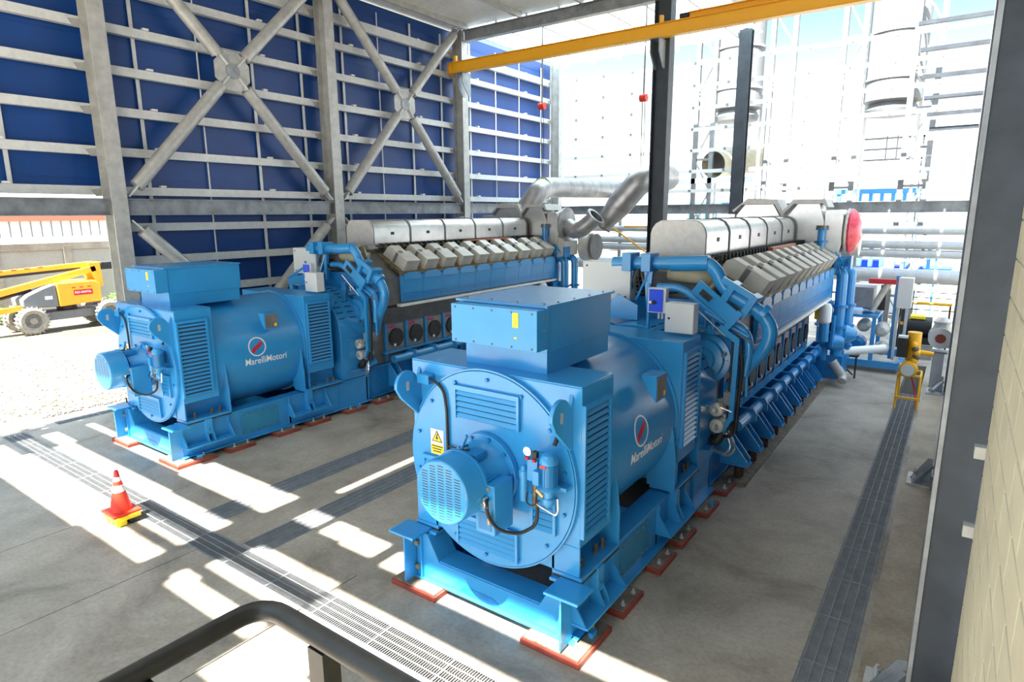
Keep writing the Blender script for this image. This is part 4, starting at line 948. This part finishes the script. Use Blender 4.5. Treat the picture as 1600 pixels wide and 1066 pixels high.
    MB().tube([(0.1, -0.1, 3.70), (0.55, -0.12, 3.72), (0.9, -0.14, 3.48), (1.3, -0.16, 3.2)], 0.07, 14, bend=0.2).build('small_pipe', BLUE, E)
    MB().tube([(0.8, -0.36, 3.48), (1.42, -0.36, 2.98)], 0.014, 6).build('silver_rod', CHROME, E)
    duct = MB()
    duct.bar((1.30, -0.30, 3.12), (1.60, -0.30, 2.92), 0.07, 0.10); duct.bar((1.60, -0.30, 2.95), (1.58, -0.30, 1.55), 0.08, 0.08, (0, 1, 0)); duct.bar((1.58, -0.30, 1.6), (1.42, -0.28, 1.28), 0.08, 0.08, (0, 1, 0))
    duct.build('cable_duct', BLUE, E)
    MB().tube([(1.62, -0.22, 2.9), (1.68, -0.24, 2.5), (1.64, -0.24, 1.3)], 0.035, 8, bend=0.1).build('cable_bundle', BLACK, E)
    MB().tube([(1.35, -0.1, 3.2), (1.7, -0.12, 3.05), (1.76, -0.12, 2.75), (1.70, -0.1, 2.3)], 0.07, 14, bend=0.2).build('oil_pipe', BLUE, E)
    for k in range(4):
        MB().tube([(0.75+0.04*k, -0.34, 3.3), (0.78+0.04*k, -0.36, 3.1), (0.70+0.05*k, -0.36, 2.9-0.05*k), (0.5+0.1*k, -0.3, 2.6)], 0.014, 6, bend=0.1).build('thin_line', BLUE, E)
    MB().tube([(1.55, -0.3, 1.35), (1.72, -0.42, 1.12), (1.60, -0.40, 0.92), (1.30, -0.3, 0.95)], 0.022, 8, bend=0.16).build('braided_hose', CHROME, E)
    MB().tube([(1.52, -0.3, 1.30), (1.64, -0.42, 1.10), (1.54, -0.40, 0.96), (1.28, -0.3, 0.98)], 0.022, 8, bend=0.16).build('braided_hose', CHROME, E)
    MB().tube([(1.05, -0.2, 1.15), (1.35, -0.35, 1.1), (1.45, -0.3, 1.3)], 0.085, 12, bend=0.15).build('black_elbow', BLACK, E)
    MB().tube([(0.95, -0.15, 1.0), (1.25, -0.25, 1.05), (1.42, 0.1, 1.2)], 0.09, 12, bend=0.2).build('lower_pipe', BLUE, E)
    for (u, z, r) in ((0.55, 2.75, 0.09), (0.35, 2.3, 0.11), (0.05, 2.9, 0.10)):
        MB().lathe((u, 0.0, z), (u, -0.28, z), [(0, r*1.3), (0.05, r), (0.2, r), (0.22, r*1.25), (0.28, r*1.2)], 16).build('small_pump', BLUE, E)
    for (p, q, r, m, n_) in (((1.0, -0.2, 3.35), (1.75, -0.22, 2.98), 0.03, BLUE, 'conduit'), ((1.05, -0.16, 3.28), (1.78, -0.2, 2.9), 0.02, GREYP, 'conduit'), ((1.7, -0.1, 3.1), (1.75, -0.12, 1.95), 0.025, BLUE, 'conduit'), ((1.5, -0.2, 2.9), (1.48, -0.2, 1.5), 0.02, GRIME, 'conduit')):
        MB().cyl(p, q, r, n=10).build(n_, m, E)
    for k in range(5):
        MB().tube([(1.50+0.03*k, -0.2, 1.5), (1.54+0.03*k, -0.32-0.02*k, 1.3), (1.46-0.02*k, -0.30, 1.18), (1.2-0.05*k, -0.2, 1.2+0.03*k)], 0.014, 6, bend=0.1).build('black_hose', BLACK, E)
    for k in range(4):
        MB().tube([(-0.25, -0.1, 4.1), (-0.35+0.1*k, -0.2, 3.8), (-0.3+0.12*k, -0.1, 3.55), (0.1+0.1*k, 0.1, 3.6)], 0.018, 6, bend=0.1).build('black_hose', GRIME if k % 2 else OIL, E)
    for (u, z) in ((1.18, 2.28), (1.35, 2.62), (1.22, 3.0), (0.98, 3.02)): MB().cyl((u, -0.1, z), (u, -0.2, z), 0.035, n=12).build('sensor', CHROME if z > 2.5 else OIL, E)
    MB().tube([(-1.2, -0.1, 3.7), (-1.35, -0.1, 3.4), (-1.75, -0.08, 3.1), (-1.7, 0, 2.4)], 0.10, 14, bend=0.2).build('coolant_branch', BLUE, E)
    for u in (0.9, -0.9): MB().tube([(u, 0.1, 3.5), (u*1.2, 0.2, 3.9), (u*0.7, 0.5, 4.1)], 0.09, 12, bend=0.15).build('oil_stained_pipe', OIL, E)
    for k in range(3): MB().box(1.45+0.12*k, 1.52+0.12*k, 8.7, 9.2, 2.0-0.4*k, 2.9-0.4*k).build('pipe_support', BLUE2, E)
    for k in range(4): MB().tube([(1.3+0.1*k, 8.8, 3.9), (1.45+0.12*k, 8.9, 3.75-0.05*k), (1.5+0.12*k, 9.0, 3.3)], 0.02, 6, bend=0.1).build('thin_line', BLUE, E)
    o = MB().lathe((1.62, 8.0, 2.0), (1.62, 8.0, 2.55), [(0, 0.12), (0.05, 0.16), (0.45, 0.16), (0.55, 0.1)], 18).build('white_filter', WHITE, E); MB().cyl((1.62, 8.0, 1.5), (1.62, 8.0, 2.0), 0.13, n=16).build('filter_base', BLUE, o)
    # beige charge air duct between the banks
    MB().tube([(0.2, 0.25, 3.95), (0.75, 0.2, 3.92), (1.0, 0.4, 3.85)], 0.17, 18, bend=0.2).build('beige_duct', mat_beige, E)
    # yellowish valve bundle and hoses behind
    for k in range(6): MB().tube([(-0.7, -0.1, 3.5+0.07*k), (-0.45, -0.05, 3.48+0.07*k), (-0.2, 0.2, 3.4+0.08*k)], 0.022, 6, bend=0.1).build('black_hose', BLACK, E)
    # platform bracket and blue brackets on the generator roof
    MB().prism([(-1.3, 3.14), (-0.1, 3.14), (-0.1, 3.40), (-0.5, 3.58), (-0.62, 3.44), (-1.1, 3.32), (-1.3, 3.30)], 'y', -0.50, -0.46).build('bracket_plate', BLUE, E)
    MB().bar((-1.25, -0.52, 3.32), (-0.55, -0.52, 3.62), 0.03, 0.05).build('bracket_bar', BLUE, E)
    MB().cyl((-1.2, -0.3, 3.2), (-0.95, -0.3, 3.2), 0.12, n=16).build('white_coupling', BOXG, E)
    return E
mat_beige = mat('beige_lagging', (0.48, 0.42, 0.27), 0.5, noise=0.15)

def cabinet(name, loc, w_, d_, h_, label, locks, cat='cabinet', grp=None, side=BOXS):
    t = thing(name, loc, label, cat, grp)
    MB().box(-w_/2, w_/2, 0.025, d_, 0, h_).build('body', BOXG, t, 0.006)
    dr = MB().box(-w_/2, w_/2, 0, 0.022, 0, h_).build('door', BOXG, t, 0.006)
    for (u, z) in locks: MB().cyl((u, 0, z), (u, -0.01, z), 0.018, n=10).build('lock', BLACK, dr)
    return t
for (xc, y0, near) in ((-4.42, 5.65, True), (-13.76, 5.95, False)):
    build_set(xc, y0, near, None); build_engine(xc, y0, near)
    nm = 'near' if near else 'far'
    cabinet('control_cabinet', (xc-0.86, y0+4.75, 3.42), 0.98, 0.35, 0.70, f'large light grey control cabinet on the {nm} engine', [(-0.40, 0.62), (0.40, 0.62), (0.40, 0.08), (-0.4, 0.08)], 'cabinet', 'large engine cabinets')
    cabinet('junction_cabinet', (xc+1.03, y0+3.5, 3.18), 0.45, 0.22, 0.46, f'small light grey junction cabinet on the rear housing of the {nm} generator', [(-0.16, 0.22)], 'cabinet', 'small engine cabinets')
    t = thing('switch_box', (xc+0.55, y0+3.75, 3.42), f'blue-faced isolator switch box beside the small cabinet of the {nm} engine', 'switch box', 'isolator switch boxes')
    MB().box(-0.15, 0.15, 0.02, 0.14, 0, 0.40).build('body', BOXG, t, 0.005); MB().box(-0.125, 0.105, 0.0, 0.02, 0.02, 0.38).build('blue_face', SWBLUE, t)
    MB().cyl((-0.04, 0, 0.17), (-0.04, -0.02, 0.17), 0.035, n=14).build('knob', BLACK, t); MB().box(-0.12, -0.06, -0.003, 0, 0.15, 0.19).build('white_label', WHITE, t)
    for u in (0.02, 0.08): MB().cyl((u, 0.08, -0.10), (u, 0.08, 0.0), 0.018, n=8).build('cable_gland', BOXG, t)
    MB().box(-0.20, -0.16, 0.1, 0.14, -0.30, 0.45).build('mounting_post', BLUE, t)
    # brown foundation strips under the engine mounts
    for s in (-1, 1):
        o = MB().box(xc+s*1.42-0.24, xc+s*1.42+0.24, y0+5.6, y0+14.1, 0, 0.07).build('foundation_strip', PADT)
        tag(o, f'dark brown foundation strip under the {"right" if s > 0 else "left"} mounts of the {nm} engine', 'foundation strip', 'engine foundation strips')

# hanging open exhaust pipe
t = thing('open_exhaust_pipe', (-10.55, 21.6, 4.55), 'open-ended steel exhaust pipe hanging from a chain beside the dark column', 'exhaust pipe')
MB().tube([(-0.47, -0.3, -0.05), (-0.3, -0.24, 0.2), (-0.1, -0.15, 0.48), (0.15, -0.08, 0.8), (0.5, 0.0, 1.2), (0.85, 0.1, 1.62), (1.1, 0.8, 1.72), (1.15, 1.9, 1.75)], 0.4, 28, bend=0.3, cap=False, rr=lambda q: 0.31+0.16*min(1, q*2.6)).build('pipe', PIPEG, t)
MB().ring((-0.49, -0.31, -0.08), (-0.46, -0.30, -0.03), 0.35, 0.30, 28).build('open_flange', GREYP, t)
MB().cyl((-0.36, -0.26, 0.12), (-0.34, -0.255, 0.15), 0.29, n=24).build('mouth_shade', BLACK, t)  # black disc stands for the shade inside the open pipe

# ================================================================== CONE
t = thing('traffic_cone', (-10.95, 4.05, 0.0), 'orange traffic cone with white bands standing on a yellow block', 'traffic cone')
MB().box(-0.24, 0.24, -0.22, 0.22, 0.17, 0.205).build('base', CONEO, t, 0.01)
MB().lathe((0, 0, 0.205), (0, 0, 0.9), [(0, 0.165), (0.33, 0.098)], 28).build('lower_cone', CONEO, t)
MB().lathe((0, 0, 0.535), (0, 0, 0.9), [(0, 0.0985), (0.11, 0.076)], 28).build('white_band', WHITE, t)
MB().lathe((0, 0, 0.645), (0, 0, 0.9), [(0, 0.0755), (0.07, 0.062)], 28).build('middle_cone', CONEO, t)
MB().lathe((0, 0, 0.715), (0, 0, 0.9), [(0, 0.0615), (0.07, 0.048)], 28).build('white_band', WHITE, t)
MB().lathe((0, 0, 0.785), (0, 0, 0.9), [(0, 0.0475), (0.10, 0.034), (0.115, 0.02)], 28).build('tip', RED, t)
t = thing('cable_ramp_block', (-10.95, 4.05, 0), 'yellow and black moulded block under the traffic cone', 'block')
MB().box(-0.20, 0.26, -0.2, 0.2, 0.09, 0.165).build('yellow_top', YELS, t, 0.02)
for i in range(3):
    for j in range(2): MB().box(-0.18+i*0.15, -0.07+i*0.15, -0.18+j*0.2, -0.02+j*0.2, 0, 0.09).build('foot', YELS if j == 0 else BLACK, t, 0.01)

# ================================================================== REAR EQUIPMENT
t = thing('pump_skid', (-1.9, 23.0, 0), 'blue framed pump skid with grey control boxes behind the near engine', 'pump skid')
for (a, b) in (((-0.95, -0.7, 0.25), (0.75, -0.7, 0.25)), ((-0.95, 1.6, 0.25), (0.75, 1.6, 0.25)), ((0.75, -0.7, 0.25), (0.75, 1.6, 0.25)), ((-0.95, -0.7, 0.25), (-0.95, 1.6, 0.25))):
    MB().bar(a, b, 0.14, 0.22).build('base_rail', BLUE, t)
for p in ((-0.9, -0.65), (-0.05, -0.65), (-0.9, 1.2), (-0.05, 1.2), (0.42, 0.2)):
    MB().box(p[0]-0.06, p[0]+0.06, p[1]-0.06, p[1]+0.06, 0.3, 1.75 if p[0] < 0.3 else 3.0).build('post', BLUE, t)
MB().box(-0.95, 0.05, -0.75, 1.3, 1.72, 1.80).build('deck', BLUE, t)
MB().box(-0.85, -0.15, -0.6, 0.2, 2.0, 2.65).build('grey_box', DOORG, t, 0.01); MB().box(0.45, 0.85, -0.1, 0.3, 2.0, 2.95).build('tall_box', BOXG, t, 0.01)
for x in (0.5, 0.75): MB().box(x-0.04, x+0.04, 0.0, 0.1, 0.3, 2.0).build('box_leg', PIPELG, t)
for (x, z, r) in ((-0.5, 0.8, 0.25), (0.15, 1.3, 0.22), (0.2, 0.7, 0.2), (-0.35, 1.4, 0.2)): MB().lathe((x, -0.5, z), (x, 0.3, z), [(0, r*0.5), (0.1, r), (0.5, r), (0.6, r*0.6), (0.8, r*0.4)], 18).build('pump', PODC if x > -0.4 else BLUE2, t)
MB().cyl((-0.2, -0.2, 1.85), (0.2, -0.2, 2.8), 0.1, n=12).build('manifold', PODC, t); MB().box(-0.35, 0.4, -0.3, -0.1, 2.75, 2.9).build('red_header', RED, t)
MB().box(-0.5, 0.1, 0.3, 0.8, 1.85, 2.0).build('black_tray', BLACK, t); MB().box(0.0, 0.16, -0.2, 0.0, 1.9, 2.7).build('black_valve', BLACK, t)
MB().bar((0.9, 0.0, 2.2), (1.5, 0.3, 2.75), 0.06, 0.12).build('cable_tray', ALU, t)
o = MB().box(-2.9, -1.2, 22.4, 24.6, 0, 0.14).build('concrete_plinth', CONC); tag(o, 'low concrete plinth under the blue pump skid', 'plinth')
t = thing('black_motor', (-0.95, 25.6, 0.3), 'black motor with a yellow top behind the pump skid', 'motor')
MB().cyl((-0.35, 0, 0.75), (0.45, 0, 0.75), 0.36, n=20).build('motor_body', BLACK, t); MB().box(-0.2, 0.25, -0.25, 0.25, 1.05, 1.14).build('yellow_top', YELS, t); MB().box(-0.4, 0.5, -0.4, 0.4, 0.2, 0.42).build('bed', BLACK, t); MB().box(-0.45, 0.55, -0.5, 0.5, -0.3, 0.2).build('plinth', CONC, t)
t = thing('folding_stand', (-2.55, 21.2, 0), 'small black steel stand beside the free end of the near engine', 'stand')
MB().box(-0.35, 0.4, -0.2, 0.2, 0.66, 0.72).build('top', STEELD, t)
for x in (-0.3, 0.35): MB().bar((x, -0.15, 0), (x, -0.15, 0.68), 0.05, 0.05, (0, 1, 0)).build('leg', STEELD, t)
MB().bar((-0.3, -0.15, 0.62), (0.3, -0.15, 0.1), 0.04, 0.04, (0, 1, 0)).build('strut', STEELD, t)
# yellow pump trolley over the drain
t = thing('pump_trolley', (-0.7, 18.7, 0), 'yellow framed pump trolley standing over the drain', 'pump trolley')
for s in (-1, 1):
    MB().tube([(s*0.24, -0.4, 0.0), (s*0.24, -0.15, 0.85), (s*0.24, 0.5, 0.85), (s*0.24, 0.6, 0)], 0.028, 8, bend=0.05).build('side_frame', YEL, t)
for y, z in ((-0.15, 0.85), (0.5, 0.85), (-0.36, 0.3)): MB().bar((-0.24, y, z), (0.24, y, z), 0.05, 0.05).build('cross_bar', YEL, t)
MB().lathe((-0.05, -0.3, 1.02), (-0.05, 0.1, 1.02), [(0, 0.16), (0.02, 0.2), (0.2, 0.22), (0.4, 0.14)], 24).build('pump_head', YEL, t)
MB().cyl((-0.05, -0.31, 1.02), (-0.05, -0.33, 1.02), 0.15, n=20).build('round_plate', BOXG, t)
MB().cyl((0.0, 0.1, 1.2), (0.0, 0.1, 1.95), 0.16, n=18).build('tank', YEL, t)
for k in range(5): MB().sphere((0.05+0.05*math.sin(k), -0.1, 1.25+0.1*k), 0.09, 10).build('valve', OIL if k % 2 else YEL, t)
MB().box(-0.34, -0.12, -0.22, 0.0, 1.32, 1.85).build('black_case', BLACK, t); MB().box(-0.34, -0.12, -0.23, 0.0, 1.82, 1.87).build('white_lid', BOXG, t)
MB().tube([(0.0, 0.1, 1.45), (0.45, 0.1, 1.42)], 0.06, 12).build('outlet', YEL, t)
MB().tube([(0.05, -0.1, 0.8), (0.15, 0.1, 0.4), (0.22, -0.2, 0.03)], 0.018, 8, bend=0.1).build('red_hose', RED, t)
t = thing('wrapped_valve', (-0.17, 21.4, 0), 'large valve wrapped in clear film on a grey pedestal', 'valve')
MB().box(-0.14, 0.14, -0.14, 0.14, 0, 1.0).build('pedestal', PIPELG, t, 0.005); MB().box(-0.2, 0.2, -0.2, 0.2, 1.0, 1.05).build('top_plate', GALVD, t)
MB().lathe((-0.0, -0.3, 1.45), (0.0, 0.3, 1.45), [(0, 0.3), (0.06, 0.3), (0.08, 0.2), (0.5, 0.22), (0.52, 0.32), (0.58, 0.32)], 20).build('valve_body', BOXG, t)
MB().lathe((0, 0, 1.6), (0, 0, 2.1), [(0, 0.26), (0.2, 0.2), (0.3, 0.22), (0.42, 0.1)], 12).build('film_wrap', ALUB, t); MB().cyl((0, -0.31, 1.45), (0, -0.33, 1.45), 0.13, n=14).build('red_port', PADR, t)
t = thing('yellow_gas_line', (-9.9, 24.0, 0), 'thin yellow gas line and post between the engines', 'gas line')
MB().cyl((-0.3, 0, 0), (-0.3, 0, 5.1), 0.055, n=10).build('riser', YEL, t); MB().cyl((-1.5, 0, 4.45), (0.9, 0, 4.45), 0.035, n=10).build('header', YEL, t); MB().cyl((-1.6, -0.8, 4.4), (-0.3, 0, 3.3), 0.035, n=10).build('diagonal', YEL, t)
t = thing('yellow_barrier', (-0.2, 27.0, 1.7), 'yellow horizontal bar near the rear doorway', 'barrier bar')
MB().cyl((-1.4, 0, 0), (0.2, 0, 0), 0.06, n=12).build('bar', YEL, t)
for x in (-1.35, 0.15): MB().box(x-0.03, x+0.03, -0.03, 0.03, -1.7, 0.03).build('post', GRIME, t)
for z in (0.15, 0.35, -0.3): MB().cyl((-1.3, 0.5, z), (0.6, 0.5, z), 0.02, n=6).build('wire', GRIME, t)
t = thing('doorway_post', (-1.52, 28.1, 0), 'dark upright post of the rear doorway under the pipes', 'post'); MB().box(-0.09, 0.09, -0.09, 0.09, 0, 2.3).build('post', STEELD, t)
for z in (0.7, 1.3, 1.9): MB().box(-0.05, 0.05, -0.1, -0.091, z, z+0.12).build('reflector', LIFTO, t)

# ================================================================== OUTSIDE, REAR
def lattice(x, y, wdt, label):
    t = thing('stack_tower', (x, y, 0), label, 'tower', 'exhaust stack towers')
    for s in (-1, 1):
        MB().box(s*wdt/2-0.1, s*wdt/2+0.1, -0.1, 0.1, 0, 18).build('leg', STACKP if s < 0 else GALVD, t)
    for k in range(12):
        z = k*1.5; sg = 1 if k % 2 else -1
        MB().bar((-sg*wdt/2, 0, z), (sg*wdt/2, 0, z+1.5), 0.07, 0.1, (0, 1, 0)).build('lacing', GALV, t)
        MB().bar((-wdt/2, 0, z), (wdt/2, 0, z), 0.08, 0.1).build('rung', GALVD, t)
lattice(-4.45, 30.6, 0.75, 'white lattice tower on the left of the big silencer'); lattice(-1.85, 30.6, 0.85, 'white lattice tower on the right of the big silencer')
lattice(-10.6, 30.8, 0.8, 'lattice tower left of the open duct'); lattice(-7.2, 30.6, 0.9, 'lattice tower just right of the rear dark column')
for x, nm, zb in ((-3.0, 'behind the open rear wall at the right', 8.9), (-9.4, 'partly hidden by the dark column', 9.2)):
    t = thing('exhaust_silencer', (x, 31.8, zb), f'large white vertical exhaust silencer {nm}', 'silencer', 'exhaust silencers')
    MB().lathe((0, 0, 0.5), (0, 0, 8), [(0, 0.85), (0.1, 1.08), (7.4, 1.08), (7.5, 0.9)], 36).build('drum', STACKP, t)
    MB().lathe((0, 0, 0), (0, 0, 0.5), [(0, 0.62), (0.05, 0.95), (0.25, 1.0), (0.5, 0.85)], 32).build('skirt', STACKP, t)
    for sx in (-1, 1): MB().box(sx*1.0-0.06, sx*1.0+0.06, 0.4, 0.52, -zb, 1.2).build('support_leg', WHITEG, t)
    for z in (1.4, 3.2): MB().ring((0, 0, z), (0, 0, z+0.1), 1.12, 1.06, 36).build('hoop', GALV, t)
t = thing('open_duct', (-10.15, 31.0, 7.25), 'open round exhaust duct end seen beyond the rear wall', 'duct')
MB().tube([(0, 0, 0), (0.2, 1.0, 0.1), (1.5, 2.5, 0.3)], 0.62, 28, cap=False).build('duct_shell', mat_beige, t)
MB().cyl((0.16, 0.8, 0.08), (0.2, 0.95, 0.1), 0.58, n=24).build('dark_interior', GREYP, t)
o = MB().bar((-12.5, 30.8, 6.5), (-8.2, 30.8, 6.5), 0.2, 0.25).build('duct_support_beam', WHITEG); tag(o, 'white beam under the open round duct', 'beam')
o = MB().bar((-6.8, 30.4, 6.35), (-1.4, 30.4, 6.35), 0.2, 0.22).build('tower_tie_beam', GALVL); tag(o, 'pale tie beam between the stack towers', 'beam')
t = thing('access_gallery', (-2.9, 32.5, 7.2), 'steel access gallery with ladder under the big silencer', 'gallery')
for z in (0.0, 0.45, 0.9): MB().bar((-1.2, 0, z), (1.2, 0, z), 0.06, 0.08).build('rail', GALVD, t)
for x in (-1.15, 1.15): MB().bar((x, 0, -7.22), (x, 0, 0.95), 0.06, 0.06, (0, 1, 0)).build('post', GALVD, t)
for x in (-0.2, 0.2): MB().bar((x, 0, 0), (x, 0, 1.0), 0.05, 0.05, (0, 1, 0)).build('stile', GALVD, t)
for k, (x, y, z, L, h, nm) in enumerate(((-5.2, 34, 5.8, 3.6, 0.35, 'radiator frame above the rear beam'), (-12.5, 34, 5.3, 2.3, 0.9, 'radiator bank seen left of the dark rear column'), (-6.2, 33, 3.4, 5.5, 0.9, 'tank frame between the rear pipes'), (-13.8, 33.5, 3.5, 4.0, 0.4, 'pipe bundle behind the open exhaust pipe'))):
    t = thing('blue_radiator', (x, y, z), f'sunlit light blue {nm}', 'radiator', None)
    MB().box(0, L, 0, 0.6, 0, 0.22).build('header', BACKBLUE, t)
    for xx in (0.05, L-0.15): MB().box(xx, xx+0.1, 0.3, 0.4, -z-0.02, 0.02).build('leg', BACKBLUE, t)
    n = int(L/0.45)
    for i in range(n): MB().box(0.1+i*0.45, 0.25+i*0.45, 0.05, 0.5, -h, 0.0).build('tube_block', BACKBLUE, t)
for k, (x0, x1, y, h, nm) in enumerate(((-16, -6.4, 41, 3.6, 'behind the gap between the engines'), (-5.8, 1.0, 40, 2.6, 'behind the rear doorway'))):
    t = thing('white_container', (x0, y, 0), f'white site container {nm}', 'container', None)
    MB().box(0, x1-x0, 0, 2.4, -0.02, h).build('shell', WHITE, t)
    for i in range(int((x1-x0)/0.5)): MB().box(0.1+i*0.5, 0.3+i*0.5, -0.03, 0, 0.2, h-0.15).build('rib', WHITE, t)
t = thing('blue_tarp_stack', (-4.4, 36, 0), 'purple-blue covered goods stacked outside the rear doorway', 'goods')
MB().box(0, 1.2, 0, 1, 1.6, 2.6).build('cover', SWBLUE, t, 0.05); MB().box(1.6, 4.2, 0, 1, 2.0, 2.35).build('cover', SWBLUE, t, 0.05); MB().box(0.1, 4.0, 0.1, 0.9, 0, 1.6).build('crates', WHITE, t); MB().box(1.7, 4.0, 0.1, 0.9, 1.6, 2.0).build('crates', WHITE, t)

# ================================================================== OUTSIDE, LEFT: boundary wall, shed, boom lift
mb = MB(); mb.box(-38.2, -38.0, -15, 60, 0, 3.36); struct(mb.build('boundary_wall', FARCONC))
mb = MB(); mb.box(-38.2, -37.93, -15, 60, 3.36, 3.70)
for y in [4.1+i*3.05 for i in range(-4, 14)]: mb.box(-37.99, -37.9, y-0.17, y+0.17, 0, 3.55)
struct(mb.build('boundary_wall_frame', CONC)); struct(MB().box(-38.5, -38.25, -15, 60, 0, 4.0).build('boundary_wall_glare', WHITE))  # white strip stands in for the overexposed top of the wall
t = thing('white_shed', (-52, 4, 0), 'long low white ribbed shed with a terracotta roof edge beyond the boundary wall', 'shed')
MB().box(-4, 0, -22, 45, 0, 4.74).build('shed_wall', WHITE, t)
mb = MB()
for i in range(110): mb.box(0, 0.05, -22+i*0.6, -21.95+i*0.6, 3.0, 4.75)  # dark grey on these ribs stands for their shading
mb.build('rib_shading', GALVD, t); MB().box(-5, 0.4, -22, 45, 4.74, 5.6).build('roof', TERRA, t)
def shrub(x, y, n, r, label):
    mb = MB()
    for i in range(n):
        a = random.random()*2*pi; q = r*random.random(); z = random.random()*r*1.6
        c = Vector((x+q*math.cos(a), y+q*math.sin(a), z-0.02)); d = Vector((random.uniform(-1, 1), random.uniform(-1, 1), random.uniform(0.2, 1))).normalized()*0.2; sd = d.cross(Vector((0.3, 0.4, 1))).normalized()*0.06
        v = [mb.bm.verts.new(c), mb.bm.verts.new(c+d*0.5+sd), mb.bm.verts.new(c+d), mb.bm.verts.new(c+d*0.5-sd)]; mb.bm.faces.new(v)
    o = mb.build('leafy_weed', LEAF); tag(o, label, 'plant')
shrub(-37.0, 15.0, 300, 0.55, 'bright green weed by the boundary wall behind the rear wheel'); shrub(-37.2, 9.3, 260, 0.6, 'bright green weed by the boundary wall behind the grey hood')
L = thing('boom_lift', (-33.0, 11.0, 0), 'orange and grey articulated boom lift parked outside the open bay', 'boom lift')
L.scale = (0.78, 0.78, 0.78)
def wheel(x, y, r=0.76, wd=0.55):
    o = MB().lathe((x-wd/2, y, r), (x+wd/2, y, r), [(0, r*0.8), (0.06, r*0.95), (0.12, r*0.97), (wd-0.12, r*0.97), (wd-0.06, r*0.95), (wd, r*0.8), (wd-0.02, r*0.58), (wd-0.12, r*0.5), (wd-0.14, r*0.25), (wd-0.04, r*0.24), (wd-0.03, 0.02)], 30).build('wheel', TYRE, L)
    tr = MB()
    for k in range(22):
        a = 2*pi*k/22; c, s = math.cos(a), math.sin(a)
        tr.bar((x-0.2, y+r*c*0.985, r+r*s*0.985), (x+0.22, y+r*math.cos(a+0.12)*0.985, r+r*math.sin(a+0.12)*0.985), 0.05, 0.1, (0, c, s))
    tr.build('tread', TYRE, o); MB().cyl((x+wd/2-0.13, y, r), (x+wd/2-0.10, y, r), r*0.5, n=24).build('rim', TYRED, o); MB().cyl((x+wd/2-0.1, y, r), (x+wd/2, y, r), r*0.2, n=16).build('hub', TYRE, o)
wheel(0.75, -1.75); wheel(0.75, 2.15); wheel(-1.2, -1.75); wheel(-1.2, 2.15)
MB().box(-1.0, 0.5, -1.8, 2.2, 0.62, 1.1).build('chassis', LIFTG, L, 0.03)
MB().cyl((-0.2, 0.3, 1.1), (-0.2, 0.3, 1.3), 0.5, n=24).build('turntable', GRIME, L)
MB().loft([[(x, -2.05, 1.5), (x, -0.36, 1.38), (x, -0.42, 2.72), (x, -1.0, 2.55), (x, -1.8, 2.2), (x, -2.1, 1.95)] for x in (-1.0, 0.75)]).build('grey_hood', LIFTG, L, 0.08)
MB().loft([[(x, -0.34, 1.38), (x, 1.85, 1.5), (x, 1.85, 2.5), (x, 1.6, 2.74), (x, -0.40, 2.73)] for x in (-1.0, 0.78)]).build('orange_hood', LIFTO, L, 0.06)
o = MB().box(0.785, 0.79, 0.42, 1.40, 1.95, 2.26).build('rental_sign', RED, L)
me = text_mesh('RED RENTAL', 0.165, 0.002, WHITE)
for v in me.vertices: v.co = Vector((0.794+v.co.z, 0.91+v.co.x*0.9, 2.105+v.co.y))
put(me, 'sign_lettering', o)
for i in range(3): MB().box(0.785, 0.79, 0.35+i*0.4, 0.55+i*0.4, 2.38, 2.43).build('red_mark', RED, L)
MB().box(0.755, 0.765, -1.0, -0.65, 1.85, 2.03).build('white_notice', WHITE, L)
MB().bar((-0.1, 1.9, 3.62), (-0.1, -9.0, 3.0), 0.34, 0.36).build('upper_boom', LIFTO, L, 0.02)
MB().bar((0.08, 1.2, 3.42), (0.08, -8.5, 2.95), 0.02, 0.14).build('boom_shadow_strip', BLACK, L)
for i in range(5): MB().box(0.075, 0.085, -3.4+i*0.62, -3.15+i*0.62, 3.46+i*0.035, 3.52+i*0.035).build('red_mark', RED, L)
MB().bar((0.2, 1.9, 3.4), (0.2, -7.5, 1.35), 0.3, 0.34).build('lower_boom', LIFTO, L, 0.02)
MB().bar((-0.2, 1.7, 3.3), (-0.2, 1.9, 1.9), 0.4, 0.5, (0, 1, 0)).build('riser_link', LIFTO, L, 0.02)
MB().prism([(1.5, 3.75), (2.15, 3.75), (2.2, 2.3), (1.9, 2.3), (1.7, 3.0)], 'x', -0.3, 0.35).build('knuckle', LIFTO, L, 0.02)
MB().box(-0.3, 0.3, 2.2, 3.3, 3.3, 3.75).build('counterweight', GRIME, L, 0.04)
MB().bar((0.3, -1.3, 1.55), (0.3, -6, 1.1), 0.3, 0.3).build('jib', LIFTO, L, 0.02)
MB().cyl((0.1, -1.4, 2.4), (0.1, -4.5, 1.7), 0.1, n=14).build('ram', BLACK, L)
